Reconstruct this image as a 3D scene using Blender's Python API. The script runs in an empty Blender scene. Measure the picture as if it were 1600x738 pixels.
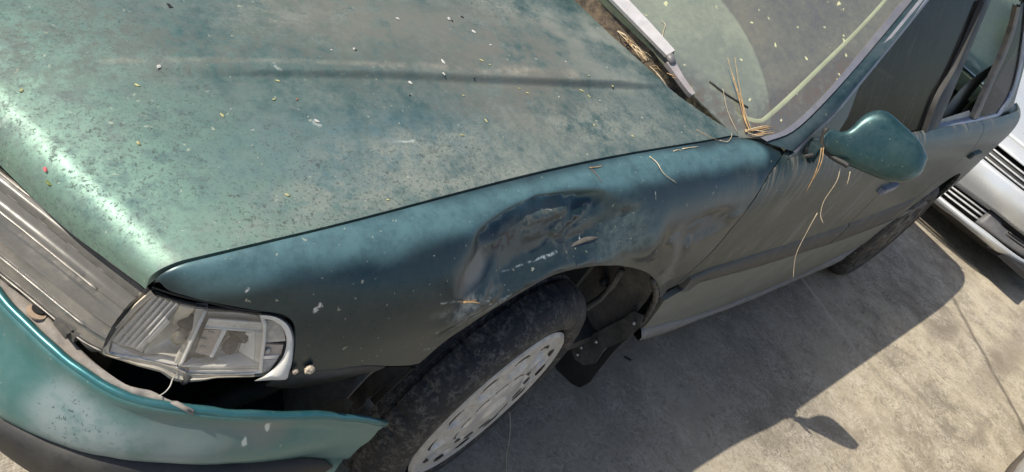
import bpy, bmesh, math, random
import numpy as np
from mathutils import Vector, Matrix
from mathutils.geometry import delaunay_2d_cdt

S = bpy.context.scene
col = S.collection
random.seed(7)
rng = np.random.default_rng(7)

# ------------------------------------------------------------------ camera
CP = np.array([-1.05590914, -0.39967106, 1.3918102])
CR = np.array([[0.66717878, -0.57475016, 0.47385095],
               [-0.13158318, -0.71705995, -0.68447856],
               [0.7331837, 0.39431876, -0.55403463]])
CF = 1225.99648
cam = bpy.data.cameras.new('camera')
cam.sensor_width = 36.0
cam.lens = 36.0 * CF / 1600.0
cam.clip_start = 0.02
cam.clip_end = 1000
camo = bpy.data.objects.new('camera', cam)
col.objects.link(camo)
m = Matrix.Identity(4)
for i in range(3):
    m[i][0] = CR[0][i]; m[i][1] = -CR[1][i]; m[i][2] = -CR[2][i]; m[i][3] = CP[i]
camo.matrix_world = m
S.camera = camo

# ------------------------------------------------------------------ light
SUN = np.array([0.70, -0.385, -0.93]); SUN /= np.linalg.norm(SUN)
w = bpy.data.worlds.new('World'); S.world = w; w.use_nodes = True
wt = w.node_tree
sky = wt.nodes.new('ShaderNodeTexSky'); sky.sky_type = 'NISHITA'; sky.sun_disc = False
sky.sun_elevation = math.asin(-SUN[2])
sky.sun_rotation = math.atan2(-SUN[0], -SUN[1])
sky.air_density = 1.0; sky.dust_density = 1.5; sky.ozone_density = 1.0
wt.links.new(sky.outputs[0], wt.nodes['Background'].inputs[0])
wt.nodes['Background'].inputs[1].default_value = 0.13
sl = bpy.data.lights.new('sun', 'SUN'); sl.energy = 5.0; sl.angle = math.radians(0.5); sl.color = (1.0, 0.925, 0.79)
so = bpy.data.objects.new('sun', sl); col.objects.link(so)
so.rotation_euler = Vector(SUN).to_track_quat('-Z', 'Y').to_euler()
S.view_settings.view_transform = 'Standard'; S.view_settings.look = 'None'
S.view_settings.exposure = 0.18; S.view_settings.gamma = 1.0
S.render.resolution_x = 1024; S.render.resolution_y = 472

# ------------------------------------------------------------------ measuring helpers
def ray(u, v):
    return np.array([(u - 800) / CF, (v - 369) / CF, 1.0]) @ CR
def onp(u, v, P0, n):
    d = ray(u, v); P0 = np.array(P0, float); n = np.array(n, float)
    return CP + d * (((P0 - CP) @ n) / (d @ n))
def at(u, v, X=None, Y=None, Z=None):
    d = ray(u, v)
    i, val = (0, X) if X is not None else (1, Y) if Y is not None else (2, Z)
    return CP + d * ((val - CP[i]) / d[i])
def proj(P):
    q = CR @ (np.array(P, float) - CP)
    return np.array([800 + CF * q[0] / q[2], 369 + CF * q[1] / q[2]])
def sv(M, u, v, a, b):
    "parameters (a,b) of the point of surface M seen at a measured point"
    t = np.array([u, v], float); e = 1e-4
    for _ in range(25):
        p0 = proj(M(a, b)); r = t - p0
        if abs(r[0]) + abs(r[1]) < 0.05: break
        J = np.stack([(proj(M(a + e, b)) - p0) / e, (proj(M(a, b + e)) - p0) / e], 1)
        try: d = np.linalg.solve(J, r)
        except Exception: break
        n = np.abs(d).max()
        if n > 0.12: d *= 0.12 / n
        a += d[0]; b += d[1]
    return (a, b)
def sstep(a, b, x):
    t = min(1, max(0, (x - a) / (b - a))); return t * t * (3 - 2 * t)
def itp(x, xs, ys): return float(np.interp(x, xs, ys))
def spl(pts, n):
    "Catmull-Rom through pts, n samples per span"
    P = [np.array(p, float) for p in pts]
    if len(P) < 3:
        return [P[0] + (P[-1] - P[0]) * i / n for i in range(n + 1)]
    P = [2 * P[0] - P[1]] + P + [2 * P[-1] - P[-2]]
    out = []
    for i in range(1, len(P) - 2):
        for k in range(n):
            t = k / n
            a, b, c, d = P[i - 1], P[i], P[i + 1], P[i + 2]
            out.append(0.5 * (2 * b + (c - a) * t + (2 * a - 5 * b + 4 * c - d) * t * t + (3 * b - a - 3 * c + d) * t ** 3))
    out.append(P[-2]); return out
def resamp(pts, sp):
    P = [np.array(p, float) for p in pts]; out = []
    for a, b in zip(P[:-1], P[1:]):
        L = np.linalg.norm(b - a); k = max(1, int(math.ceil(L / sp)))
        for i in range(k): out.append(a + (b - a) * i / k)
    out.append(P[-1]); return out

# ------------------------------------------------------------------ object helpers
def tag(o, label=None, cat=None, group=None, kind=None):
    if label: o['label'] = label
    if cat: o['category'] = cat
    if group: o['group'] = group
    if kind: o['kind'] = kind
    return o
def empty(name, loc, label, cat, group=None):
    o = bpy.data.objects.new(name, None); col.objects.link(o); o.location = loc
    o.empty_display_size = 0.1
    return tag(o, label, cat, group)
def make(name, V, F, mat, parent=None, smooth=True, kind=None, mats=None, fm=None, sharp=None):
    me = bpy.data.meshes.new(name)
    me.from_pydata([tuple(map(float, v)) for v in V], [], [tuple(int(i) for i in f) for f in F])
    me.materials.append(mat)
    if mats:
        for x in mats: me.materials.append(x)
        if fm is not None: me.polygons.foreach_set('material_index', np.array(fm, dtype=np.int32))
    if smooth: me.polygons.foreach_set('use_smooth', np.ones(len(F), dtype=bool))
    me.update()
    if sharp: me.set_sharp_from_angle(angle=math.radians(sharp))
    o = bpy.data.objects.new(name, me); col.objects.link(o)
    if parent is not None:
        o.parent = parent
        if parent.type == 'EMPTY': o.matrix_parent_inverse = Matrix.Translation(parent.location).inverted()
    if kind: o['kind'] = kind
    return o

def inpoly(pts, poly):
    x, y = pts[:, 0], pts[:, 1]; c = np.zeros(len(pts), bool)
    n = len(poly); j = n - 1
    for i in range(n):
        xi, yi = poly[i]; xj, yj = poly[j]
        cond = ((yi > y) != (yj > y)) & (x < (xj - xi) * (y - yi) / ((yj - yi) if abs(yj - yi) > 1e-12 else 1e-12) + xi)
        c ^= cond; j = i
    return c
def segdist(pts, poly):
    d = np.full(len(pts), 1e9)
    for a, b in zip(poly, np.roll(poly, -1, 0)):
        ab = b - a; L = ab @ ab
        if L < 1e-14: continue
        t = np.clip(((pts - a) @ ab) / L, 0, 1)
        d = np.minimum(d, np.linalg.norm(pts - (a + t[:, None] * ab), axis=1))
    return d
def panel(name, M, out, sp, mat, parent, sign=1, edge=0.004, depth=0.014, kind=None):
    "sheet-metal panel: outline in surface parameters, turned-in edge all round"
    P = np.array(resamp(list(out) + [out[0]], sp * 0.8)[:-1])
    keep = [0]
    for i in range(1, len(P)):
        if np.linalg.norm(P[i] - P[keep[-1]]) > sp * 0.12: keep.append(i)
    if np.linalg.norm(P[keep[-1]] - P[0]) < sp * 0.12: keep.pop()
    P = P[keep]
    ar = 0.5 * np.sum(P[:, 0] * np.roll(P[:, 1], -1) - np.roll(P[:, 0], -1) * P[:, 1])
    if ar < 0: P = P[::-1]
    n = len(P)
    T = np.roll(P, -1, 0) - np.roll(P, 1, 0); T /= np.linalg.norm(T, axis=1)[:, None] + 1e-12
    Q = P + edge * np.stack([-T[:, 1], T[:, 0]], 1)
    ok = inpoly(Q, P) & (segdist(Q, P) > edge * 0.7)
    Q = Q[ok]
    lo, hi = P.min(0), P.max(0)
    gx, gy = np.meshgrid(np.arange(lo[0], hi[0], sp), np.arange(lo[1], hi[1], sp * 0.87))
    gx = gx + (np.arange(gx.shape[0]) % 2)[:, None] * sp * 0.5
    G = np.stack([gx.ravel(), gy.ravel()], 1)
    G = G[inpoly(G, P)]
    if len(G): G = G[segdist(G, P) > edge + sp * 0.45]
    allp = np.concatenate([P, Q, G]) if len(G) else np.concatenate([P, Q])
    E = [(i, (i + 1) % n) for i in range(n)]
    r = delaunay_2d_cdt([Vector(q) for q in allp], E, [], 1, 1e-7)
    V2, F = r[0], r[2]
    V = [np.array(M(q[0], q[1])) for q in V2]
    F = [tuple(f) if sign > 0 else tuple(reversed(f)) for f in F]
    # boundary loop by original ids
    idmap = {}
    for i, orig in enumerate(r[3]):
        for o_ in orig:
            if o_ < n: idmap[o_] = i
    loop = [idmap[i] for i in range(n) if i in idmap]
    e = 1e-3; NV = []
    for (a, b), p0 in zip(V2, V):
        N = np.cross(np.array(M(a + e, b)) - np.array(M(a - e, b)), np.array(M(a, b + e)) - np.array(M(a, b - e))) * sign
        NV.append(N / (np.linalg.norm(N) + 1e-12))
    nv = len(V); k = len(loop)
    for q in range(2):
        for i in range(k):
            p0, N = V[loop[i]], NV[loop[i]]
            t = V[loop[(i + 1) % k]] - V[loop[i - 1]]; O = np.cross(t, N) * sign; O /= np.linalg.norm(O) + 1e-12
            V.append(p0 - N * depth * q); NV.append(O)
    for i in range(k):
        a, b, c, d = nv + i, nv + (i + 1) % k, nv + k + (i + 1) % k, nv + k + i
        F.append((a, d, c, b) if sign > 0 else (a, b, c, d))
    o = make(name, V, F, mat, parent, kind=kind)
    o.data.normals_split_custom_set_from_vertices([tuple(map(float, q)) for q in NV])
    return o
def grid(name, rows, mat, parent=None, closed=False, cap=False, sharp=None, flip=False, thick=0, kind=None):
    "mesh through rows of 3D points (equal lengths)"
    n = len(rows[0]); V = [p for r in rows for p in r]; F = []
    for i in range(len(rows) - 1):
        for j in range(n if closed else n - 1):
            a, b = i * n + j, i * n + (j + 1) % n
            f = (a, b, b + n, a + n); F.append(tuple(reversed(f)) if flip else f)
    if cap:
        F.append(tuple(range(n)) if flip else tuple(reversed(range(n))))
        L = (len(rows) - 1) * n
        F.append(tuple(reversed(range(L, L + n))) if flip else tuple(range(L, L + n)))
    o = make(name, V, F, mat, parent, kind=kind)
    if thick:
        md = o.modifiers.new('thickness', 'SOLIDIFY'); md.thickness = thick; md.offset = -1
    if sharp: o.data.set_sharp_from_angle(angle=math.radians(sharp))
    return o
def tube(name, pts, rad, mat, parent=None, seg=8, flat=1.0, kind=None):
    P = [np.array(p, float) for p in pts]; rows = []
    rr = rad if hasattr(rad, '__len__') else [rad] * len(P)
    up = np.array([0.13, 0.21, 0.97])
    for i, p in enumerate(P):
        t = P[min(i + 1, len(P) - 1)] - P[max(i - 1, 0)]; t /= np.linalg.norm(t) + 1e-12
        a = np.cross(t, up); a /= np.linalg.norm(a) + 1e-12; b = np.cross(a, t)
        rows.append([p + rr[i] * (a * math.cos(k * 2 * math.pi / seg) + flat * b * math.sin(k * 2 * math.pi / seg)) for k in range(seg)])
    return grid(name, rows, mat, parent, closed=True, cap=True, kind=kind)
def box(name, c, ax, ay, az, mat, parent=None, bev=0.15):
    "bevelled block, half-axes as vectors"
    c, ax, ay, az = [np.array(q, float) for q in (c, ax, ay, az)]
    bm = bmesh.new(); bmesh.ops.create_cube(bm, size=2)
    bmesh.ops.bevel(bm, geom=bm.edges[:], offset=bev, segments=2, affect='EDGES')
    V = [c + ax * v.co.x + ay * v.co.y + az * v.co.z for v in bm.verts]
    bm.verts.index_update(); F = [[v.index for v in f.verts] for f in bm.faces]
    if np.dot(np.cross(ax, ay), az) < 0: F = [f[::-1] for f in F]
    bm.free()
    return make(name, V, F, mat, parent, sharp=40)
def slab(name, poly, n, th, mat, parent=None, kind=None):
    "flat plate with thickness: 3D outline, thickness along n"
    P = [np.array(q, float) for q in poly]; n = np.array(n, float); n /= np.linalg.norm(n); k = len(P)
    nn = sum((np.cross(P[i] - P[0], P[(i + 1) % k] - P[0]) for i in range(k)), np.zeros(3))
    if nn @ n < 0: P = P[::-1]
    V = P + [q - n * th for q in P]
    F = [tuple(range(k)), tuple(reversed(range(k, 2 * k)))]
    F += [(i, k + i, k + (i + 1) % k, (i + 1) % k) for i in range(k)]
    return make(name, V, F, mat, parent, smooth=False, kind=kind)
def join_into(o, parts):
    "merge helper meshes into one part"
    bm = bmesh.new(); bm.from_mesh(o.data)
    for q in parts:
        bm.from_mesh(q.data); me = q.data; bpy.data.objects.remove(q); bpy.data.meshes.remove(me)
    bm.to_mesh(o.data); bm.free(); return o

# ------------------------------------------------------------------ materials
class NT:
    def __init__(s, name):
        s.m = bpy.data.materials.new(name); s.m.use_nodes = True
        s.t = s.m.node_tree; s.b = s.t.nodes['Principled BSDF']; s.out = s.t.nodes['Material Output']
        s.P = s.t.nodes.new('ShaderNodeTexCoord').outputs['Object']
    def lk(s, a, sock):
        if isinstance(a, bpy.types.NodeSocket): s.t.links.new(a, sock)
        elif hasattr(a, '__len__') and sock.type == 'RGBA' and len(a) == 3: sock.default_value = (*a, 1)
        else: sock.default_value = a
    def set(s, **k):
        for n, v in k.items(): s.lk(v, s.b.inputs[n.replace('_', ' ')])
    def noise(s, scale, detail=4, rough=0.55, vec=None, dist=0.0):
        n = s.t.nodes.new('ShaderNodeTexNoise'); s.lk(vec if vec is not None else s.P, n.inputs['Vector'])
        n.inputs['Scale'].default_value = scale; n.inputs['Detail'].default_value = detail
        n.inputs['Roughness'].default_value = rough; n.inputs['Distortion'].default_value = dist
        return n.outputs['Fac']
    def noisec(s, scale, vec=None):
        n = s.t.nodes.new('ShaderNodeTexNoise'); s.lk(vec if vec is not None else s.P, n.inputs['Vector'])
        n.inputs['Scale'].default_value = scale; return n.outputs['Color']
    def vor(s, scale, vec=None, rnd=1.0, out='Distance', feat='F1'):
        n = s.t.nodes.new('ShaderNodeTexVoronoi'); n.feature = feat; s.lk(vec if vec is not None else s.P, n.inputs['Vector'])
        n.inputs['Scale'].default_value = scale; n.inputs['Randomness'].default_value = rnd
        return n.outputs[out]
    def mr(s, f, a, b, c=0.0, d=1.0, smooth=True):
        n = s.t.nodes.new('ShaderNodeMapRange'); n.interpolation_type = 'SMOOTHSTEP' if smooth else 'LINEAR'
        for i, x in enumerate((f, a, b, c, d)): s.lk(x, n.inputs[i])
        return n.outputs[0]
    def mth(s, op, a, b=0.0, c=0.0):
        n = s.t.nodes.new('ShaderNodeMath'); n.operation = op
        s.lk(a, n.inputs[0]); s.lk(b, n.inputs[1]); s.lk(c, n.inputs[2]); return n.outputs[0]
    def mul(s, a, b): return s.mth('MULTIPLY', a, b)
    def add(s, a, b): return s.mth('ADD', a, b)
    def mx(s, a, b): return s.mth('MAXIMUM', a, b)
    def vm(s, op, a, b=(0, 0, 0)):
        n = s.t.nodes.new('ShaderNodeVectorMath'); n.operation = op
        s.lk(a, n.inputs[0]); s.lk(b, n.inputs[1]); return n
    def mix(s, f, a, b):
        n = s.t.nodes.new('ShaderNodeMix'); n.data_type = 'RGBA'; n.clamp_factor = True
        s.lk(f, n.inputs[0]); s.lk(a, n.inputs[6]); s.lk(b, n.inputs[7]); return n.outputs[2]
    def mixf(s, f, a, b):
        n = s.t.nodes.new('ShaderNodeMix'); s.lk(f, n.inputs[0]); s.lk(a, n.inputs[2]); s.lk(b, n.inputs[3]); return n.outputs[0]
    def scl(s, v):
        return s.vm('MULTIPLY', s.P, v).outputs[0]
    def warp(s, amt, scale, vec=None):
        c = s.vm('SUBTRACT', s.noisec(scale, vec), (0.5, 0.5, 0.5)).outputs[0]
        c = s.vm('MULTIPLY', c, (amt, amt, amt)).outputs[0]
        return s.vm('ADD', vec if vec is not None else s.P, c).outputs[0]
    def blob(s, c, r, soft=0.5, vec=None):
        "1 inside an ellipsoid about c, fading outwards"
        d = s.vm('SUBTRACT', vec if vec is not None else s.P, tuple(map(float, c))).outputs[0]
        d = s.vm('DIVIDE', d, tuple(map(float, r)) if hasattr(r, '__len__') else (r, r, r)).outputs[0]
        return s.mr(s.vm('LENGTH', d).outputs['Value'], 1 - soft, 1 + soft, 1.0, 0.0)
    def seg(s, a, b, wd, soft=0.6, vec=None):
        "1 along the segment a-b"
        a = np.array(a, float); b = np.array(b, float); L = np.linalg.norm(b - a); t = (b - a) / L
        d = s.vm('SUBTRACT', vec if vec is not None else s.P, tuple(a)).outputs[0]
        k = s.vm('DOT_PRODUCT', d, tuple(t)).outputs['Value']
        k = s.mth('MINIMUM', s.mx(k, 0.0), float(L))
        n = s.t.nodes.new('ShaderNodeVectorMath'); n.operation = 'SCALE'; n.inputs[0].default_value = tuple(t); s.lk(k, n.inputs['Scale'])
        d = s.vm('SUBTRACT', d, n.outputs[0]).outputs[0]
        return s.mr(s.vm('LENGTH', d).outputs['Value'], wd * (1 - soft), wd * (1 + soft), 1.0, 0.0)
    def bump(s, h, st=0.3, dist=0.002):
        n = s.t.nodes.new('ShaderNodeBump'); n.inputs['Strength'].default_value = st; n.inputs['Distance'].default_value = dist
        s.lk(h, n.inputs['Height']); s.lk(n.outputs[0], s.b.inputs['Normal'])

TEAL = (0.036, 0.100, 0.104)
def paint(name, dust=0.5, dustcol=(0.21, 0.205, 0.17), chalk=0.5, speck=0.5, drops=0.5, streak=0.0, marks=(), under=(), chcol=(0.100, 0.180, 0.165), coat=0.12, base=TEAL, rough=0.36, metal=0.55, dscale=2.6):
    n = NT(name)
    wp = n.warp(0.10, 6)
    big = n.noise(dscale, 6, 0.6, wp)
    mid = n.noise(14, 6, 0.65, wp)
    fine = n.noise(120, 4, 0.7)
    # chalky oxidised clear coat
    grain = n.noise(55, 5, 0.75)
    ch = n.mul(n.mr(n.add(n.mul(big, 0.40), n.add(n.mul(mid, 0.35), n.mul(grain, 0.25))), 0.38, 0.62), chalk)
    c = n.mix(ch, base, chcol)
    met = n.mixf(ch, metal, metal * 0.55)
    rg = n.mixf(ch, rough, rough + 0.10)
    # dust film
    big2 = n.noise(dscale * 1.3, 5, 0.6, n.vm('ADD', wp, (3.1, 7.7, 1.3)).outputs[0])
    du = n.mr(n.add(n.mul(big2, 0.50), n.add(n.mul(mid, 0.22), n.add(n.mul(grain, 0.20), n.mul(fine, 0.18)))), 0.44, 0.66)
    du = n.mul(du, dust)
    if streak:
        st = n.noise(9, 5, 0.65, n.scl((2.2, 0.03, 0.40)), 0.3)
        st2 = n.noise(46, 3, 0.6, n.vm('MULTIPLY', n.warp(0.05, 4), (1.6, 0.03, 0.22)).outputs[0])
        du = n.mx(du, n.mul(n.mul(n.mr(n.add(n.mul(st, 0.55), n.mul(st2, 0.45)), 0.45, 0.58), streak), n.mr(n.noise(3.2, 5, 0.65, wp), 0.38, 0.58, 0.12, 1.0)))
    c = n.mix(du, c, dustcol)
    met = n.mul(met, n.mth('SUBTRACT', 1.0, du)); rg = n.mixf(du, rg, 0.72)
    for fn, colr, r_, mt in under:
        k = fn(n); c = n.mix(k, c, colr); rg = n.mixf(k, rg, r_); met = n.mixf(k, met, mt)
    # dark pitting
    if speck:
        zone = n.mr(n.noise(4, 5, 0.65, n.vm('ADD', n.P, (9, 2, 5)).outputs[0]), 0.34, 0.60, 0.25, 1.0)
        sp = n.mr(n.noise(210, 3, 0.75), 0.545, 0.64)
        sp2 = n.mx(n.mr(n.noise(85, 5, 0.8), 0.565, 0.65), n.mul(n.mr(n.noise(38, 6, 0.8), 0.55, 0.68), 0.65))
        k = n.mul(n.mul(n.mx(n.mul(sp, 0.8), sp2), zone), speck)
        c = n.mix(k, c, (0.034, 0.048, 0.044)); rg = n.mixf(k, rg, 0.8); met = n.mul(met, n.mth('SUBTRACT', 1.0, k))
    # bird lime, sap and grit
    if drops:
        pv = n.vm('MULTIPLY', n.warp(0.02, 60), (1.0, 1.0, 0.45 if streak else 1.0)).outputs[0]
        v = n.vor(34, pv); vc = n.vor(34, pv, out='Color')
        sel = n.mr(n.vm('DOT_PRODUCT', vc, (0.5, 0.3, 0.2)).outputs['Value'], 0.60, 0.66)
        k = n.mul(n.mul(n.mr(v, 0.05, 0.13, 1.0, 0.0), sel), drops)
        v2 = n.vor(120, pv); vc2 = n.vor(120, pv, out='Color')
        k2 = n.mul(n.mul(n.mr(v2, 0.10, 0.2, 1.0, 0.0), n.mr(n.vm('DOT_PRODUCT', vc2, (0.3, 0.3, 0.4)).outputs['Value'], 0.66, 0.70)), drops)
        k = n.mx(k, k2)
        c = n.mix(k, c, n.mix(n.noise(7), (0.36, 0.38, 0.22), (0.48, 0.48, 0.42))); rg = n.mixf(k, rg, 0.8); met = n.mul(met, n.mth('SUBTRACT', 1.0, k))
    for fn, colr, r_, mt in marks:
        k = fn(n); c = n.mix(k, c, colr); rg = n.mixf(k, rg, r_); met = n.mixf(k, met, mt)
    n.set(Base_Color=c, Metallic=met, Roughness=rg)
    n.b.inputs['Coat Weight'].default_value = coat; n.b.inputs['Coat Roughness'].default_value = 0.25
    n.bump(n.add(n.mul(fine, 0.5), n.mul(mid, 1.0)), 0.10, 0.002)
    return n.m
def plain(name, c, rough=0.5, metal=0.0, var=0.25, scale=20, dirt=0.0, dirtcol=(0.16, 0.14, 0.11), bump=0.1, spec=0.5, streaky=None):
    n = NT(name)
    f = n.noise(scale, 5, 0.65)
    cc = n.mix(n.mr(f, 0.3, 0.7), tuple(x * (1 - var) for x in c), tuple(min(1, x * (1 + var)) for x in c))
    rg = n.mr(f, 0.2, 0.8, max(0.02, rough - 0.12), min(1, rough + 0.12)); mt = metal
    if dirt:
        d = n.mul(n.mr(n.add(n.mul(n.noise(scale * 0.4, 6, 0.65, n.warp(0.05, 8)), 0.7), n.mul(n.noise(scale * 6, 3, 0.7), 0.3)), 0.40, 0.62), dirt)
        cc = n.mix(d, cc, dirtcol); rg = n.mixf(d, rg, 0.85); mt = n.mul(n.mth('SUBTRACT', 1.0, d), metal)
    n.set(Base_Color=cc, Roughness=rg, Metallic=mt); n.b.inputs['Specular IOR Level'].default_value = spec
    if bump: n.bump(n.add(f, n.mul(n.noise(scale * 8, 3, 0.7), 0.4)), bump, 0.003)
    return n.m
# ------------------------------------------------------------------ body surfaces (metres; x rearwards, y across, z up)
YC = 0.85
def xf(y):
    y = min(y, 2 * YC - y); return -0.700 - 0.46 * (y - 0.12) + 0.315 * (y - 0.12) ** 2
NL = 0.034
def nose(d):
    t = min(1.0, max(0.0, 1 - d / NL)); t2 = min(1.0, max(0.0, 1 - d / 0.15)); return 0.034 * (1 - math.sqrt(max(0.0, 1 - t * t))) + 0.015 * t2 * t2
def zt0(x):
    if x < 0.6: return 0.820 + 0.095 * x - 0.04 * x * x
    return 0.8626 + 0.022 * (x - 0.6) - 0.012 * max(0, x - 2.5) ** 2
def zt(x): return zt0(x) - 0.6 * nose(x + 0.70)
def M0(x, y): return np.array([x, y, zt0(x) + 0.055 * (1 - ((YC - y) / 0.73) ** 2)])
CRS = [sv(M0, u, v, -0.2, 0.3) for u, v in ((170, 113), (400, 118), (600, 121), (750, 128), (900, 135), (1000, 138))]
CRX = [c[0] for c in CRS]; CRY = [c[1] for c in CRS]
def hoodz(x, y):
    ym = min(y, 2 * YC - y)
    z = zt0(x) + 0.055 * (1 - ((YC - ym) / 0.73) ** 2) - nose(x - xf(ym)) * (0.6 + 0.4 * sstep(0.12, 0.25, ym))
    yc = itp(x, CRX, CRY)
    h = itp(x, [-0.68, -0.5, 0.0, 0.2, 0.33], [0, 0.007, 0.0105, 0.013, 0.003])
    return z + h * (sstep(-0.0055, 0.0055, ym - yc) - 0.9 * sstep(0.0, 0.16, ym - yc))
def MH(x, y): return np.array([x, y, hoodz(x, y)])
def y0(x):
    r = 0.0
    if x < -0.3: r += 0.66 * (-0.3 - x) ** 2
    if x > 2.3: r += 0.05 * (x - 2.3) ** 2
    if x > 3.0: r += 0.9 * (x - 3.0) ** 2
    return r
_gp = [sv(lambda x, y: np.array([x, y, zt(x)]), u, v, -0.2, 0.12) for u, v in ((234, 437), (300, 415), (400, 387), (515, 355), (610, 331), (700, 309), (820, 277), (920, 256), (1000, 240), (1080, 225), (1155, 212))]
_gc = np.polyfit([g[0] for g in _gp], [g[1] for g in _gp], 4)
def yg(x):
    e = float(np.polyval(_gc, min(max(x, -0.72), 0.46)))
    return e + (y0(x) + 0.052 - e) * sstep(0.44, 0.64, x) if x > 0.44 else max(e, y0(x) + 0.012)
def hh(x): return itp(x, [-0.75, -0.5, 0.40, 0.62, 9], [0.13, 0.16, 0.16, 0.12, 0.12])
ZS = [0.05, 0.18, 0.26, 0.36, 0.46, 0.56, 0.66, 0.75, 0.9]
YS = [0.06, 0.036, 0.022, 0.012, 0.002, -0.002, 0.0, 0.0, 0.0]
FOLDS = []      # (x, z, x, z, width, depth): pressed creases
DENTS = []      # (x, z, rx, rz, depth, rotation)
def dent(x, z):
    d = 0.0
    for (cx, cz, rx, rz, dp, ro) in DENTS:
        a, b = x - cx, z - cz; c, s = math.cos(ro), math.sin(ro)
        q = ((a * c + b * s) / rx) ** 2 + ((-a * s + b * c) / rz) ** 2
        if q < 9: d += dp * math.exp(-q ** 2.6 * 0.8 if dp > 0.02 else -q * q if dp > 0 else -q)
    if FOLDS:
        for (ax, az, bx, bz, w_, am) in FOLDS:
            L2 = (bx - ax) ** 2 + (bz - az) ** 2; t = min(1, max(0, ((x - ax) * (bx - ax) + (z - az) * (bz - az)) / L2))
            r_ = math.hypot(x - ax - t * (bx - ax), z - az - t * (bz - az)) / w_
            if r_ < 1: d += am * (1 - r_) ** 1.5
    return d
def MSb(x, q):
    h = hh(x); qs = h * 1.25
    w_ = yg(x) - y0(x)
    if q < qs:
        f = max(q, -0.02) / qs * math.pi / 2
        y = y0(x) + w_ * (1 - math.copysign(abs(math.sin(f)) ** 0.9, f)); z = zt(x) - h * (1 - abs(math.cos(f)) ** 0.95)
    else:
        y = y0(x); z = zt(x) - h - (q - qs)
    y += float(np.interp(z, ZS, YS)) * (1 if q > qs else 0)
    return np.array([x, y, z])
LIP = []
def lipf(x, z):
    if not LIP or x < LIP[0][0] or x > LIP[-1][0]: return 1.0
    return 0.06 + 0.94 * sstep(0.006, 0.034, z - itp(x, [p[0] for p in LIP], [p[1] for p in LIP]))
def MS(x, q):
    P = MSb(x, q); P[1] += dent(x, P[2]) * sstep(0.02, 0.08, q) * lipf(x, P[2]); return P
def q_of_z(x, z):
    h = hh(x); return h * 1.25 + (zt(x) - h - z)
def SP(u, v, M=None, x=None):
    "side-surface parameters of a measured point"
    M = M or MSb
    g = at(u, v, Y=0.03); x = min(max(g[0] if x is None else x, -0.72), 3.2)
    return np.array(sv(M, u, v, x, max(0.03, q_of_z(x, min(g[2], 0.85)))))
def MG(x, z): return np.array([x, y0(x) + 0.052 + 0.46 * (z - 0.87) + 0.10 * max(0, z - 1.2) ** 2, z])
def GP(u, v): g = at(u, v, Y=0.1); return np.array(sv(MG, u, v, g[0], g[2]))
B0 = np.array([0.505, 0.110, 0.860]); WA = np.array([-0.27, 0.74, 0.062]); WB = np.array([0.705, 0.118, 0.335])
WN = np.cross(WB, WA); WN /= np.linalg.norm(WN); WN = WN if WN[2] > 0 else -WN
def MW(s, t):
    return B0 + s * WA + t * WB + WN * 0.05 * (1 - (1 - s) ** 2) - WA * 0.0 + np.array([-0.05 * s * (2 - s), 0, 0])
def WP(u, v, s=0.3, t=0.2): return np.array(sv(MW, u, v, s, t))
# dents of the front fender, at measured places
def dz(u, v): a = SP(u, v); P = MSb(*a); return P[0], P[2]
for (u, v, rx, rz, dp, ro) in ((880, 388, 0.170, 0.068, 0.036, 0.06), (900, 372, 0.05, 0.02, 0.007, 0.3),
                               (1105, 356, 0.085, 0.032, 0.014, 0.1), (1015, 375, 0.040, 0.045, -0.014, 0), (960, 395, 0.03, 0.04, -0.008, 0),
                               (757, 437, 0.040, 0.022, 0.006, 0.3), (735, 485, 0.05, 0.018, -0.009, 0.4), (1148, 338, 0.025, 0.012, -0.006, 0.2), (905, 350, 0.03, 0.015, -0.006, 0.4),
                               (790, 470, 0.05, 0.012, 0.006, 0.5), (1070, 390, 0.012, 0.035, -0.006, 0.3)):
    a = dz(u, v); DENTS.append((a[0], a[1], rx, rz, dp, ro))

for a, b, w_, am in (((765, 388), (850, 330), 0.024, 0.011), ((850, 330), (946, 336), 0.024, 0.014), ((946, 336), (890, 388), 0.016, -0.008), ((845, 372), (905, 352), 0.016, -0.006), ((845, 390), (895, 386), 0.016, -0.005),
                     ((800, 378), (845, 350), 0.018, -0.005), ((915, 400), (985, 348), 0.022, 0.003), ((985, 348), (1000, 332), 0.02, 0.005), ((1045, 372), (1118, 345), 0.018, 0.006), ((1045, 372), (1050, 410), 0.02, -0.006), ((770, 470), (835, 430), 0.014, -0.005), ((720, 500), (775, 462), 0.014, 0.006)):
    A, B = dz(*a), dz(*b); FOLDS.append((A[0], A[1], B[0], B[1], w_, am))
LIP += sorted(dz(u, v) for u, v in ((655, 568), (700, 530), (760, 490), (820, 455), (870, 430), (920, 418), (950, 415), (980, 417), (1010, 426), (1024, 438)))
_ap = [dz(u, v) for u, v in ((700, 518), (740, 492), (790, 462), (850, 428), (910, 407), (970, 404), (1015, 414), (1042, 438), (1046, 462))]
for A, B in zip(_ap[:-1], _ap[1:]): FOLDS.append((A[0], A[1], B[0], B[1], 0.016, 0.0035))
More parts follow.
